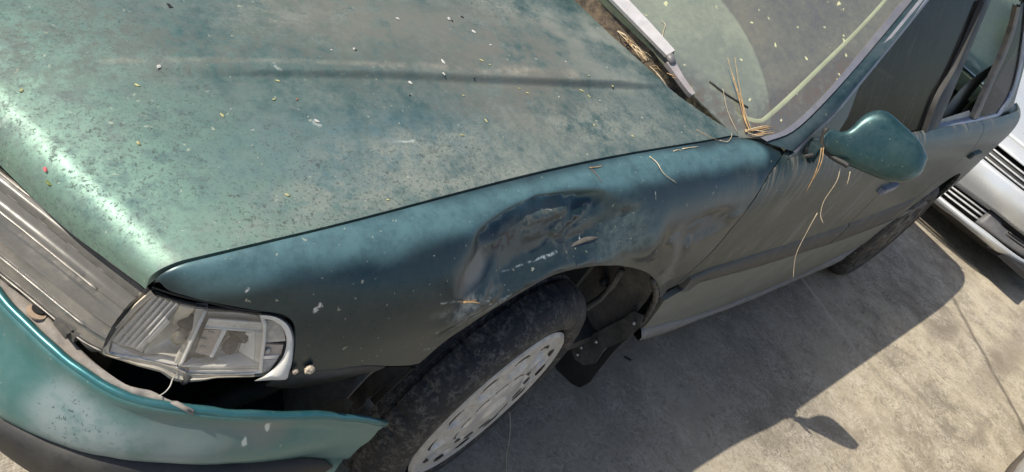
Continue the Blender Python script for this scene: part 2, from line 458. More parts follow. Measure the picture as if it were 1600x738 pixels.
# ------------------------------------------------------------------ materials in use
def SPt(u, v): a = SP(u, v); return MS(*a)
hm = []
cr3 = [MH(x, y + 0.019) for x, y in zip(CRX, CRY)]
hm.append((lambda n: n.mul(n.mr(n.noise(30, 4, 0.6), 0.35, 0.6), n.mx(n.mul(n.seg(cr3[2], cr3[3], 0.007, 0.9), 0.6), n.mx(n.seg(cr3[3], cr3[4], 0.010, 0.9), n.mul(n.seg(cr3[0], cr3[2], 0.005, 0.9), 0.45)))), (0.29, 0.27, 0.22), 0.8, 0.0))
def hoodpt(u, v): a = sv(MH, u, v, -0.2, 0.25); return MH(*a)
HD = [hoodpt(*q) for q in ((790, 90), (560, 30), (940, 75), (830, 175), (620, 215))]
hm.append((lambda n: n.mul(n.blob(HD[2], (0.30, 0.10, 0.1), 0.6, n.warp(0.10, 7)), n.mul(n.mr(n.noise(11, 5, 0.6), 0.35, 0.7), 0.8)), (0.215, 0.225, 0.195), 0.75, 0.0))
hm.append((lambda n: n.mul(n.blob(HD[0], (0.17, 0.14, 0.1), 0.7, n.warp(0.14, 6)), n.mul(n.mr(n.noise(22, 6, 0.7), 0.30, 0.60), 0.88)), (0.115, 0.115, 0.10), 0.75, 0.0))
hm.append((lambda n: n.mul(n.blob(HD[1], (0.16, 0.10, 0.1), 0.7, n.warp(0.14, 6)), n.mul(n.mr(n.noise(24, 6, 0.7), 0.30, 0.60), 0.85)), (0.12, 0.125, 0.105), 0.75, 0.0))
for q in (((490, 190), (500, 197)), ((0, 195), (12, 180)), ((615, 222), (650, 221)), ((430, 100), (437, 108))):
    a, b = hoodpt(*q[0]), hoodpt(*q[1])
    hm.append((lambda n, a=a, b=b: n.mul(n.mul(n.seg(a, b, 0.0022, 0.9, n.warp(0.010, 60)), n.mr(n.noise(140, 3, 0.7), 0.35, 0.6)), 0.6), (0.42, 0.46, 0.43), 0.7, 0.0))
hu = []
H1, H2, H3 = hoodpt(180, 230), hoodpt(560, 235), hoodpt(400, 330)
hu.append((lambda n: n.mul(n.blob(H1, (0.26, 0.30, 0.2), 0.6, n.warp(0.12, 6)), n.mr(n.noise(40, 5, 0.75), 0.36, 0.60, 0.1, 0.62)), (0.122, 0.195, 0.168), 0.48, 0.3))
hu.append((lambda n: n.mul(n.blob(H3, (0.24, 0.08, 0.2), 0.7, n.warp(0.08, 8)), n.mr(n.noise(44, 5, 0.75), 0.36, 0.60, 0.1, 0.55)), (0.130, 0.200, 0.176), 0.48, 0.25))
hu.append((lambda n: n.mul(n.blob(H2, (0.22, 0.06, 0.2), 0.7, n.warp(0.10, 8)), n.mr(n.noise(36, 5, 0.75), 0.35, 0.62, 0.1, 0.6)), (0.080, 0.150, 0.175), 0.5, 0.15))
for cu, cv, ru, rv in ((660, 235, 0.16, 0.035), (850, 190, 0.12, 0.05), (500, 330, 0.20, 0.03), (960, 200, 0.14, 0.05), (790, 15, 0.12, 0.05), (470, 25, 0.1, 0.05), (720, 270, 0.2, 0.02)):
    hp_ = hoodpt(cu, cv)
    hu.append((lambda n, hp_=hp_, ru=ru, rv=rv: n.mul(n.blob(hp_, (ru, rv, 0.2), 0.8, n.warp(0.12, 9)), n.mr(n.noise(27, 6, 0.8), 0.36, 0.62, 0.0, 0.85)), (0.205, 0.225, 0.195), 0.6, 0.1))
for cu, cv, ru, rv in ((740, 165, 0.09, 0.03), (640, 90, 0.14, 0.05), (420, 75, 0.14, 0.05), (880, 120, 0.06, 0.03), (140, 60, 0.14, 0.08)):
    hp_ = hoodpt(cu, cv)
    hm.append((lambda n, hp_=hp_, ru=ru, rv=rv: n.mul(n.blob(hp_, (ru, rv, 0.2), 0.8, n.warp(0.12, 9)), n.mr(n.noise(45, 6, 0.8), 0.40, 0.62, 0.0, 0.75)), (0.085, 0.095, 0.085), 0.75, 0.0))
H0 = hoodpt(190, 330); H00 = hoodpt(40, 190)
hu.append((lambda n: n.mul(n.mx(n.blob(H0, (0.16, 0.16, 0.2), 0.75, n.warp(0.06, 9)), n.blob(H00, (0.12, 0.2, 0.2), 0.8, n.warp(0.06, 9))), n.mr(n.noise(34, 6, 0.8), 0.36, 0.60, 0.08, 0.85)), (0.20, 0.315, 0.255), 0.54, 0.7))  # sun glare on the hood nose, put into the paint colour
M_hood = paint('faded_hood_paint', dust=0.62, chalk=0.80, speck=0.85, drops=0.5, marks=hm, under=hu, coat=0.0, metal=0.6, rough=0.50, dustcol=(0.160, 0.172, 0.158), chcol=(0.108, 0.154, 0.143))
fm_ = []
pp = SPt(752, 437)
fm_.append((lambda n: n.mul(n.blob(pp, (0.032, 0.05, 0.024), 0.35, n.warp(0.025, 18)), 0.85), (0.27, 0.255, 0.22), 0.8, 0.0))
pp2 = SPt(735, 480)
fm_.append((lambda n: n.mul(n.blob(pp2, (0.05, 0.05, 0.018), 0.6, n.warp(0.04, 20)), n.mul(n.mr(n.noise(40, 4, 0.7), 0.4, 0.6), 0.8)), (0.20, 0.21, 0.20), 0.8, 0.0))
for (a, b, wd, cl) in (((690, 474), (722, 471), 0.0022, (0.40, 0.43, 0.42)), ((718, 472), (744, 469), 0.0028, (0.42, 0.24, 0.09)), ((758, 469), (768, 477), 0.0016, (0.6, 0.6, 0.56)),
                       ((800, 445), (862, 420), 0.0020, (0.20, 0.25, 0.27)), ((862, 420), (882, 411), 0.0036, (0.30, 0.36, 0.39)), ((775, 385), (846, 334), 0.0022, (0.13, 0.14, 0.13)), ((845, 372), (902, 354), 0.0030, (0.14, 0.145, 0.125)), ((842, 392), (892, 388), 0.0026, (0.13, 0.135, 0.12)), ((862, 404), (905, 388), 0.0022, (0.13, 0.14, 0.13)), ((905, 352), (940, 342), 0.0024, (0.15, 0.15, 0.13)), ((700, 520), (760, 480), 0.0022, (0.22, 0.25, 0.26)), ((735, 500), (800, 462), 0.0030, (0.24, 0.27, 0.27)), ((868, 354), (884, 353), 0.0018, (0.55, 0.55, 0.5)),
                       ((928, 372), (935, 366), 0.0016, (0.5, 0.54, 0.54)), ((926, 396), (930, 384), 0.0022, (0.5, 0.54, 0.54)), ((1102, 322), (1120, 292), 0.0014, (0.5, 0.5, 0.45)),
                       ((1024, 300), (1024, 315), 0.0016, (0.45, 0.45, 0.4)), ((493, 486), (500, 476), 0.0035, (0.62, 0.62, 0.58)), ((490, 484), (503, 478), 0.002, (0.62, 0.62, 0.58)),
                       ((384, 456), (388, 452), 0.0022, (0.7, 0.7, 0.66)), ((1027, 370), (1025, 395), 0.0016, (0.5, 0.5, 0.46)), ((660, 548), (680, 543), 0.0015, (0.35, 0.4, 0.42))):
    A, B = SPt(*a), SPt(*b)
    fm_.append((lambda n, A=A, B=B, wd=wd: n.mul(n.mul(n.seg(A, B, wd * 0.7, 0.8, n.warp(0.010, 60)), n.mr(n.noise(160, 3, 0.75), 0.38, 0.58)), 0.75), cl, 0.75, 0.0))
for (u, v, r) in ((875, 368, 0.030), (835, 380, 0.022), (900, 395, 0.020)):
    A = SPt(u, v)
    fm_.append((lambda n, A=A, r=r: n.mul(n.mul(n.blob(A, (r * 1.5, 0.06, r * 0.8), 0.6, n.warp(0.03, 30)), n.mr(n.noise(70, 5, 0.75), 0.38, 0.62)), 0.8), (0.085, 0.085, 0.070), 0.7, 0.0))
for (u, v, r) in ((805, 402, 0.016), (815, 395, 0.012)):
    A = SPt(u, v)
    fm_.append((lambda n, A=A, r=r: n.mul(n.blob(A, (r * 1.4, 0.05, r * 0.7), 0.5, n.warp(0.02, 40)), n.mr(n.noise(110, 4, 0.75), 0.45, 0.58)), (0.05, 0.035, 0.03), 0.9, 0.0))
A1 = SPt(1135, 360); A2 = SPt(1040, 395)
fm_.append((lambda n: n.mul(n.blob(A1, (0.16, 0.2, 0.10), 0.6, n.warp(0.08, 8)), n.mul(n.mr(n.noise(12, 5, 0.65, n.scl((2.0, 0.6, 0.5))), 0.40, 0.62), 0.75)), (0.17, 0.16, 0.135), 0.8, 0.0))
fm_.append((lambda n: n.mul(n.seg(SPt(1040, 440), SPt(1062, 360), 0.014, 0.9, n.warp(0.03, 20)), 0.6), (0.22, 0.21, 0.18), 0.8, 0.0))
# paler blue band along the top of the fender
fsh = [MS(x, 0.028) for x in (-0.66, -0.45, -0.2, 0.1, 0.5)]
def fshf(n):
    k = None; v = n.warp(0.03, 9)
    for a, b in zip(fsh[:-1], fsh[1:]):
        q = n.seg(a, b, 0.027, 0.6, v); k = q if k is None else n.mx(k, q)
    return n.mul(k, n.mr(n.noise(30, 6, 0.75), 0.25, 0.65, 0.55, 0.95))
fu = [(fshf, (0.090, 0.178, 0.195), 0.5, 0.15)]
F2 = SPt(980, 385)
fu.append((lambda n: n.mul(n.blob(F2, (0.07, 0.1, 0.07), 0.6, n.warp(0.05, 10)), n.mr(n.noise(60, 5, 0.75), 0.3, 0.65, 0.2, 0.85)), (0.085, 0.115, 0.115), 0.55, 0.15))  # sky-lit facet beside the dent, its lightness painted in
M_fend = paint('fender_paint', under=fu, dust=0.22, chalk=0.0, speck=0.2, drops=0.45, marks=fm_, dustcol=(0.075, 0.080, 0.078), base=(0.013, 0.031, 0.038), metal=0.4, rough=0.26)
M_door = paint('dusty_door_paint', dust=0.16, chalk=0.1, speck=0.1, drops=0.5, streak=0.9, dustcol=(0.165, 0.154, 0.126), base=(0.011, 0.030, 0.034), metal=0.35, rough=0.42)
M_body = paint('body_paint', dust=0.30, chalk=0.0, speck=0.2, drops=0.25, base=(0.016, 0.045, 0.056), dustcol=(0.13, 0.14, 0.14))
M_mirr = paint('mirror_paint', dust=0.26, chalk=0.10, speck=0.15, drops=0.5, dustcol=(0.10, 0.125, 0.12), base=(0.020, 0.068, 0.076), metal=0.7, rough=0.30)
M_sill = plain('grey_sill_paint', (0.155, 0.168, 0.152), 0.55, 0.1, 0.12, 14, dirt=0.5, dirtcol=(0.15, 0.14, 0.115))
M_lip = plain('sill_flange', (0.19, 0.20, 0.21), 0.6, 0.1, 0.2, 25, dirt=0.5)
M_mold = plain('rubber_moulding', (0.034, 0.037, 0.037), 0.5, 0, 0.2, 14, dirt=0.8, dirtcol=(0.10, 0.094, 0.078))
M_rub = plain('black_rubber', (0.018, 0.018, 0.019), 0.6, 0, 0.3, 30, dirt=0.35, dirtcol=(0.07, 0.065, 0.055))
M_black = plain('black_plastic', (0.014, 0.014, 0.015), 0.55, 0, 0.3, 20, dirt=0.3, dirtcol=(0.05, 0.046, 0.04))
M_dusty = plain('dusty_plastic', (0.045, 0.043, 0.040), 0.75, 0, 0.35, 14, dirt=0.8, dirtcol=(0.115, 0.105, 0.09), bump=0.3)
M_liner = plain('arch_liner', (0.075, 0.070, 0.062), 0.85, 0, 0.35, 10, dirt=0.85, dirtcol=(0.17, 0.15, 0.125), bump=0.4)
M_steel = plain('dull_steel', (0.42, 0.42, 0.42), 0.4, 0.9, 0.2, 60, dirt=0.5, dirtcol=(0.2, 0.17, 0.14))
M_ledge = plain('dirty_bumper_flange', (0.23, 0.21, 0.19), 0.75, 0, 0.25, 30, dirt=0.6, dirtcol=(0.15, 0.125, 0.10), bump=0.3)
M_cream = plain('cream_lamp_plastic', (0.60, 0.54, 0.44), 0.55, 0, 0.12, 25, dirt=0.35, dirtcol=(0.30, 0.25, 0.19))
M_greyl = plain('grey_lamp_plastic', (0.50, 0.475, 0.43), 0.5, 0.0, 0.15, 25, dirt=0.4, dirtcol=(0.2, 0.18, 0.15))
M_chrome = plain('lamp_chrome', (0.74, 0.74, 0.75), 0.28, 0.55, 0.08, 25, dirt=0.35, dirtcol=(0.2, 0.185, 0.165))
M_dullch = plain('dusty_lamp_reflector', (0.60, 0.58, 0.54), 0.38, 0.45, 0.15, 18, dirt=0.65, dirtcol=(0.23, 0.21, 0.18))
M_pale = plain('pale_lamp_lens', (0.72, 0.71, 0.68), 0.4, 0, 0.08, 20, dirt=0.3, dirtcol=(0.36, 0.33, 0.28))
M_pink = plain('faded_amber_lens', (0.46, 0.38, 0.31), 0.5, 0, 0.15, 60, dirt=0.4)
M_cap = plain('hubcap_silver', (0.58, 0.57, 0.545), 0.33, 0.4, 0.08, 12, dirt=0.75, dirtcol=(0.33, 0.295, 0.245))
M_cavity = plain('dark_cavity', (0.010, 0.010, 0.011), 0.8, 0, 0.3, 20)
M_trim = plain('lavender_glass_trim', (0.20, 0.205, 0.24), 0.35, 0.3, 0.1, 30, dirt=0.3)
M_blue = plain('belt_trim', (0.20, 0.23, 0.30), 0.35, 0.5, 0.15, 25, dirt=0.45, dirtcol=(0.22, 0.2, 0.18))
M_wip = plain('wiper_aluminium', (0.60, 0.58, 0.57), 0.45, 0.35, 0.06, 40, dirt=0.3, dirtcol=(0.42, 0.38, 0.36))
M_wipd = plain('wiper_grey', (0.20, 0.19, 0.19), 0.45, 0.2, 0.1, 40, dirt=0.2)
M_cowl = plain('cowl_litter', (0.055, 0.045, 0.035), 0.9, 0, 0.6, 120, dirt=0.8, dirtcol=(0.19, 0.14, 0.09), bump=0.8)
M_seat = plain('olive_seat', (0.15, 0.15, 0.115), 0.85, 0, 0.15, 30, dirt=0.3)
M_beige = plain('cream_trim', (0.27, 0.30, 0.20), 0.7, 0, 0.1, 10, dirt=0.2)
M_dash = plain('grey_green_dashboard', (0.16, 0.18, 0.145), 0.75, 0, 0.15, 12, dirt=0.4, dirtcol=(0.22, 0.22, 0.17))
M_floor = plain('cabin_floor', (0.05, 0.048, 0.042), 0.9, 0, 0.3, 12)
M_belt = plain('seat_belt_webbing', (0.20, 0.20, 0.165), 0.8, 0, 0.1, 60)
M_needle = plain('dry_needle', (0.42, 0.27, 0.12), 0.6, 0, 0.3, 60, bump=0)
M_needle2 = plain('pale_needle', (0.55, 0.45, 0.30), 0.6, 0, 0.25, 60, bump=0)
M_flake = plain('yellow_leaf', (0.36, 0.35, 0.17), 0.7, 0, 0.3, 60, bump=0)
M_white = plain('white_chip', (0.44, 0.43, 0.40), 0.7, 0, 0.1, 60, bump=0)
M_red = plain('red_petal', (0.52, 0.10, 0.11), 0.6, 0, 0.2, 60, bump=0)
M_brown = plain('brown_bract', (0.20, 0.10, 0.06), 0.7, 0, 0.3, 60, bump=0)
def tyre_mat():
    n = NT('worn_tyre'); f = n.noise(35, 6, 0.7, n.warp(0.03, 20)); g = n.noise(140, 4, 0.7)
    d = n.mr(n.add(n.mul(f, 0.5), n.mul(g, 0.5)), 0.47, 0.66)
    scuff = n.mr(n.vor(48, n.warp(0.05, 22), out='Distance', feat='DISTANCE_TO_EDGE'), 0.0, 0.03, 1.0, 0.0)
    d = n.mx(n.mul(d, 0.75), n.mul(n.mul(scuff, n.mr(f, 0.42, 0.58)), 0.95))
    n.set(Base_Color=n.mix(d, (0.015, 0.015, 0.017), (0.145, 0.135, 0.115)), Roughness=0.75); n.bump(n.add(f, g), 0.4, 0.004); return n.m
M_tyre = tyre_mat()
def clear(name, tint, dustf, dustcol, rough=0.05, extra=None, gloss=0.75, glow=0.0):
    "dirty glass: clear pane with gloss, under a film of dust"
    n = NT(name); t = n.t; t.nodes.remove(n.b)
    tr = t.nodes.new('ShaderNodeBsdfTransparent'); tr.inputs[0].default_value = (*tint, 1)
    gl = t.nodes.new('ShaderNodeBsdfGlossy'); gl.inputs[0].default_value = (gloss, gloss, gloss, 1); gl.inputs['Roughness'].default_value = rough
    fr = t.nodes.new('ShaderNodeFresnel'); fr.inputs[0].default_value = 1.5
    a = t.nodes.new('ShaderNodeMixShader'); n.lk(fr.outputs[0], a.inputs[0]); n.lk(tr.outputs[0], a.inputs[1]); n.lk(gl.outputs[0], a.inputs[2])
    df = t.nodes.new('ShaderNodeBsdfDiffuse')
    f = n.mr(n.add(n.mul(n.noise(5, 6, 0.65, n.warp(0.1, 5)), 0.65), n.mul(n.noise(60, 4, 0.7), 0.35)), 0.3, 0.7, dustf * 0.65, min(1, dustf * 1.35))
    c = dustcol
    if extra: f, c = extra(n, f, c)
    n.lk(c, df.inputs[0]); dsh_ = df.outputs[0]
    if glow:
        tl_ = t.nodes.new('ShaderNodeBsdfTranslucent'); n.lk(c, tl_.inputs[0]); q = t.nodes.new('ShaderNodeMixShader'); q.inputs[0].default_value = glow
        n.lk(df.outputs[0], q.inputs[1]); n.lk(tl_.outputs[0], q.inputs[2]); dsh_ = q.outputs[0]
    b = t.nodes.new('ShaderNodeMixShader'); n.lk(f, b.inputs[0]); n.lk(a.outputs[0], b.inputs[1]); n.lk(dsh_, b.inputs[2])
    n.lk(b.outputs[0], n.out.inputs[0]); return n.m
# wiped arc on the windscreen
arc = [MW(*WP(u, v)) for u, v in ((1188, 60), (1190, 110), (1186, 140))]
ac, ar_ = None, None
wc_ = MW(*WP(985, 120, 0.3, 0.1)); arR = float(np.linalg.norm(arc[1] - wc_))
def wsx(n, f, c):
    d = n.vm('SUBTRACT', n.P, tuple(map(float, wc_))).outputs[0]
    k = n.mr(n.vm('LENGTH', d).outputs['Value'], arR - 0.004, arR + 0.004, 1.0, 0.0)
    f = n.add(n.mul(f, n.mixf(k, 1.05, 1.0)), n.mul(k, 0.10))
    c = n.mix(k, (0.205, 0.200, 0.152), (0.285, 0.315, 0.235))
    pv = n.warp(0.02, 60); v = n.vor(28, pv); vc = n.vor(28, pv, out='Color')
    s = n.mul(n.mr(v, 0.09, 0.15, 1.0, 0.0), n.mr(n.vm('DOT_PRODUCT', vc, (0.5, 0.3, 0.2)).outputs['Value'], 0.38, 0.41))
    # grime along the lower edge of the pane
    e1, e2, e3 = MW(*WP(1030, 120, 0.3, 0.0)), MW(*WP(1170, 205, 0.1, 0.0)), MW(*WP(1330, 105, 0.0, 0.4))
    g = n.mul(n.mx(n.seg(e1, e2, 0.05, 0.8), n.seg(e2, e3, 0.035, 0.8)), n.mr(n.noise(45, 5, 0.7), 0.3, 0.65, 0.25, 0.95))
    f = n.mx(f, g); c = n.mix(g, c, (0.105, 0.088, 0.082))
    gb = [MW(*WP(u, v, 0.05, 0.2)) for u, v in ((1162, 184), (1187, 189), (1202, 181), (1232, 154), (1278, 110), (1341, 48), (1390, -4))]
    kb = None
    for a, b in zip(gb[:-1], gb[1:]):
        q = n.seg(a, b, 0.010, 0.5); kb = q if kb is None else n.mx(kb, q)
    return n.mx(f, n.mul(s, 0.95)), n.mix(s, c, (0.50, 0.50, 0.30))
M_ws = clear('dirty_windscreen', (0.70, 0.78, 0.66), 0.52, (0.24, 0.26, 0.2), 0.12, wsx, gloss=0.45)
def dgx(n, f, c):
    st = n.mr(n.noise(26, 4, 0.7, n.vm('MULTIPLY', n.warp(0.03, 6), (1.7, 0.6, 0.22)).outputs[0]), 0.45, 0.72)
    return n.add(f, n.mul(st, 0.22)), n.mix(st, (0.04, 0.038, 0.036), (0.16, 0.145, 0.13))
M_dglass = clear('dusty_dark_side_glass', (0.05, 0.05, 0.05), 0.16, (0.05, 0.05, 0.05), 0.12, dgx, gloss=0.30)
M_rglass = clear('pale_rear_glass', (0.80, 0.88, 0.86), 0.70, (0.55, 0.62, 0.56), 0.05, glow=0.7)
M_fog = clear('clear_bulb_glass', (0.75, 0.74, 0.70), 0.25, (0.3, 0.28, 0.24), 0.05)
def lensx(n, f, c):
    g = n.noise(7, 5, 0.6, n.warp(0.06, 9))
    return n.add(f, n.mul(n.mr(g, 0.4, 0.62), 0.25)), n.mix(n.noise(25, 4, 0.6), (0.096, 0.096, 0.094), (0.158, 0.154, 0.144))
M_lens = clear('dusty_fluted_lens', (0.66, 0.64, 0.61), 0.60, (0.15, 0.13, 0.11), 0.18, lensx)
# ------------------------------------------------------------------ ground
def ground_mat():
    n = NT('worn_concrete')
    wp = n.warp(0.15, 5)
    a = n.noise(1.6, 6, 0.6, wp); b = n.noise(9, 6, 0.65, wp); c = n.noise(75, 4, 0.7); f = n.noise(260, 3, 0.7)
    k = n.add(n.mul(a, 0.34), n.add(n.mul(b, 0.34), n.add(n.mul(c, 0.28), n.mul(f, 0.14))))
    colr = n.mix(n.mr(k, 0.47, 0.62), (0.20, 0.178, 0.140), (0.42, 0.366, 0.275))
    colr = n.mix(n.mul(n.mr(n.noise(2.3, 5, 0.6, n.vm('ADD', wp, (4, 9, 2)).outputs[0]), 0.45, 0.62), 0.6), colr, (0.235, 0.20, 0.155))
    sv_ = n.warp(0.10, 16); 
    sc = n.mr(n.vor(26, sv_, out='Distance', feat='DISTANCE_TO_EDGE'), 0.0, 0.02, 1.0, 0.0)
    sc = n.mul(n.mul(sc, n.mr(b, 0.42, 0.60)), 0.6)
    sc2 = n.mr(n.noise(60, 4, 0.75, n.vm('MULTIPLY', n.warp(0.2, 9), (0.5, 1.7, 1)).outputs[0]), 0.60, 0.72)
    colr = n.mix(n.mx(sc, n.mul(sc2, 0.5)), colr, (0.50, 0.44, 0.36))
    for q, (sc_, wv) in enumerate((((1.0, 0.22, 1), 0.25), ((0.25, 1.0, 1), 0.25), ((0.7, 0.7, 1), 0.5))):
        wl_ = n.noise(38, 3, 0.7, n.vm('MULTIPLY', n.warp(wv, 5 + q), sc_).outputs[0])
        line = n.mr(n.mth('ABSOLUTE', n.add(wl_, -0.5)), 0.0, 0.050, 1.0, 0.0)
        colr = n.mix(n.mul(n.mul(line, n.mr(n.noise(7 + q, 4, 0.6, n.vm('ADD', n.P, (q * 3.3, 1, 2)).outputs[0]), 0.42, 0.60)), 0.62), colr, (0.54, 0.485, 0.40))
    gr = n.mr(n.noise(150, 3, 0.7), 0.60, 0.70); colr = n.mix(n.mul(gr, 0.6), colr, (0.07, 0.062, 0.055))
    gr2 = n.mr(n.noise(33, 5, 0.75, n.vm('ADD', n.P, (1, 5, 8)).outputs[0]), 0.56, 0.68); colr = n.mix(n.mul(gr2, 0.55), colr, (0.09, 0.08, 0.07))
    # darker, greyer ground under and beside the car, a sealed joint, a crack and stains
    under_car = n.mul(n.blob((0.9, 0.25, 0), (1.5, 0.62, 1), 0.5, n.warp(0.35, 2.5)), n.mr(b, 0.30, 0.60, 0.45, 0.95))
    colr = n.mix(n.mul(under_car, 0.55), colr, (0.105, 0.103, 0.10))
    g = lambda u, v: at(u, v, Z=0)
    jt = n.seg(g(1235, 410), g(1352, 568), 0.012, 0.8, n.warp(0.03, 12)); colr = n.mix(n.mul(jt, 0.75), colr, (0.44, 0.39, 0.32))
    jt2 = n.seg(g(1285, 452), g(1330, 500), 0.006, 0.8, n.warp(0.03, 12)); colr = n.mix(n.mul(jt2, 0.5), colr, (0.42, 0.36, 0.29))
    s1 = n.mx(n.blob(g(1475, 515), (0.22, 0.05, 1), 0.7, n.warp(0.12, 8)), n.mx(n.blob(g(1530, 678), (0.14, 0.03, 1), 0.7, n.warp(0.10, 10)), n.blob(g(1570, 560), (0.5, 0.06, 1), 0.7, n.warp(0.12, 6))))
    colr = n.mix(n.mul(s1, n.mul(n.mr(b, 0.3, 0.6, 0.4, 1.0), 0.65)), colr, (0.16, 0.135, 0.108))
    cr = n.mx(n.seg(g(1492, 470), g(1532, 545), 0.016, 0.9, n.warp(0.05, 6)), n.seg(g(1532, 545), g(1612, 690), 0.013, 0.9, n.warp(0.05, 6)))
    colr = n.mix(n.mul(cr, 0.8), colr, (0.12, 0.10, 0.08))
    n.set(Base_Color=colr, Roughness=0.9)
    n.b.inputs['Specular IOR Level'].default_value = 0.25
    n.bump(n.add(n.mul(c, 0.7), n.mul(n.add(f, n.mul(cr, -2.0)), 0.5)), 0.55, 0.006); return n.m
M_ground = ground_mat()
gv = []; N_ = 24
for i in range(N_ + 1):
    for j in range(N_ + 1):
        s = lambda k: math.copysign(abs(2 * k / N_ - 1) ** 3 * 150, k - N_ / 2)
        gv.append((s(i) + 1, s(j), 0.0))
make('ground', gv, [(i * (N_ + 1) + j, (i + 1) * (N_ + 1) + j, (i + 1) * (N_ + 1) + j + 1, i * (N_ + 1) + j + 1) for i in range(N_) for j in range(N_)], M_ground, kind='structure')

# ------------------------------------------------------------------ the green sedan
CAR = empty('parked_car', (1.25, 0.85, 0), 'faded teal sedan with dented front fender, chipped corner lamp and sagging bumper', 'car')

# hood
cw = sorted([(hq[1], hq[0]) for hq in (sv(MH, u, v, 0.35, 0.3) for u, v in ((1155, 213), (1110, 185), (1060, 150), (1020, 114), (985, 82), (950, 51), (920, 22), (897, 0)))])
CWY = [c[0] for c in cw] + [0.85]; CWX = [c[1] for c in cw] + [cw[-1][1] - 0.03]
def xr(y): return itp(min(y, 2 * YC - y), CWY, CWX)
ss = sorted(set([NL * (1 - math.cos(q)) / 1.15 for q in np.linspace(0, math.pi / 2, 14)] + list(np.linspace(0.034, 0.10, 10)) + list(np.linspace(0.11, 0.99, 84)) + [.994, .997, 1]))
yl = sorted(set([0, .002, .006] + list(np.linspace(0.01, 0.5, 110)) + list(np.linspace(0.070, 0.170, 66))))
yl = yl + [1 - q for q in reversed(yl[:-1]) ]
yl = [q for i, q in enumerate(yl) if q <= 0.5 or i % 3 == 0 or q > 0.98]
rows = []
for f in yl:
    r = []
    for s in ss:
        y = 0.13 + f * 1.44
        for _ in range(3):
            x = xf(y) + s * (xr(y) - xf(y)); e_ = yg(x) + 0.0045; y = e_ + f * (2 * YC - 2 * e_)
        r.append(MH(x, y))
    rows.append(r)
def skirt(rows, d):
    top = [[p + np.array([0, 0, -d]) for p in rows[0]]] + rows + [[p + np.array([0, 0, -d]) for p in rows[-1]]]
    return [[r[0] + np.array([0, 0, -d])] + list(r) + [r[-1] + np.array([0, 0, -d])] for r in top]
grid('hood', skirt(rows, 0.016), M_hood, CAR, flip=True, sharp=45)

# front fender
def pxl(M, pts, n=4, fn=SP): return spl([fn(u, v) for u, v in pts], n)
F1 = [np.array([x, 0.0]) for x in np.linspace(-0.695, 0.45, 50)]
gapd = pxl(MSb, [(1221, 243), (1209, 262), (1197, 280), (1158, 338), (1118, 387), (1083, 421), (1058, 443), (1040, 458)])
arch = pxl(MSb, [(1031, 466), (1030, 452), (1024, 438), (1010, 426), (980, 417), (950, 415), (920, 418), (870, 430), (820, 455), (760, 490), (700, 530), (655, 568)])
low = pxl(MSb, [(640, 571), (610, 572), (570, 571), (520, 577), (480, 580), (458, 583)])
frt = pxl(MSb, [(458, 577), (462, 540), (461, 512), (453, 498), (436, 490), (400, 485), (350, 476), (300, 465), (262, 453), (240, 443)])
topr = [SP(1160, 216), SP(1188, 223), SP(1218, 236)]
fo = F1 + topr + gapd + arch + low + frt
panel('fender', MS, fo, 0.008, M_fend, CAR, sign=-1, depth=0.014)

# doors and rear quarter
gx = [np.array([a[0] + 0.0055, a[1]]) for a in gapd]
ML_U = [(1094, 427), (1108, 420), (1161, 403), (1245, 377), (1319, 352), (1400, 321), (1440, 304)]
ML_L = [(1092, 438), (1110, 434), (1178, 417), (1245, 396), (1319, 372), (1400, 339), (1442, 319)]
mu = pxl(MSb, ML_U, 6); ml = pxl(MSb, ML_L, 6)
def qx(poly, x): return itp(x, [p[0] for p in poly], [p[1] for p in poly])
def mid(x): return 0.5 * (qx(mu, x) + qx(ml, x))
dtop = [np.array([x, 0.0]) for x in np.linspace(1.505, 0.60, 30)] + [SP(1226, 238)]
dbot = [np.array([x, mid(x)]) for x in np.linspace(gx[-1][0] + 0.02, 1.505, 24)]
panel('front_door', MSb, dtop + gx[:-2] + dbot, 0.03, M_door, CAR, sign=-1)
def zq(x, z): return np.array([x, q_of_z(x, z)])
RC = (2.58, 0.30)
ra = lambda a, r=0.345: zq(RC[0] + r * math.cos(math.radians(a)), RC[1] + r * math.sin(math.radians(a)))
rdo = [np.array([x, 0.0]) for x in np.linspace(1.511, 2.27, 24)] + [zq(2.285, 0.78), zq(2.25, 0.68)] + [zq(2.21, 0.60), zq(2.17, 0.53)] + [np.array([x, mid(x)]) for x in np.linspace(2.13, 1.511, 14)]
panel('rear_door', MSb, rdo, 0.03, M_door, CAR, sign=-1)
qo = [np.array([x, 0.0]) for x in np.linspace(2.276, 3.20, 24)] + [zq(3.235, 0.80), zq(3.25, 0.6), zq(3.25, 0.4), zq(3.22, 0.27), zq(2.96, 0.27)] + [ra(a) for a in range(-5, 172, 6)] + [zq(2.235, 0.42), zq(2.176, 0.53), zq(2.216, 0.60), zq(2.256, 0.68), zq(2.291, 0.78)]
panel('quarter_panel', MSb, qo, 0.03, M_door, CAR, sign=-1)
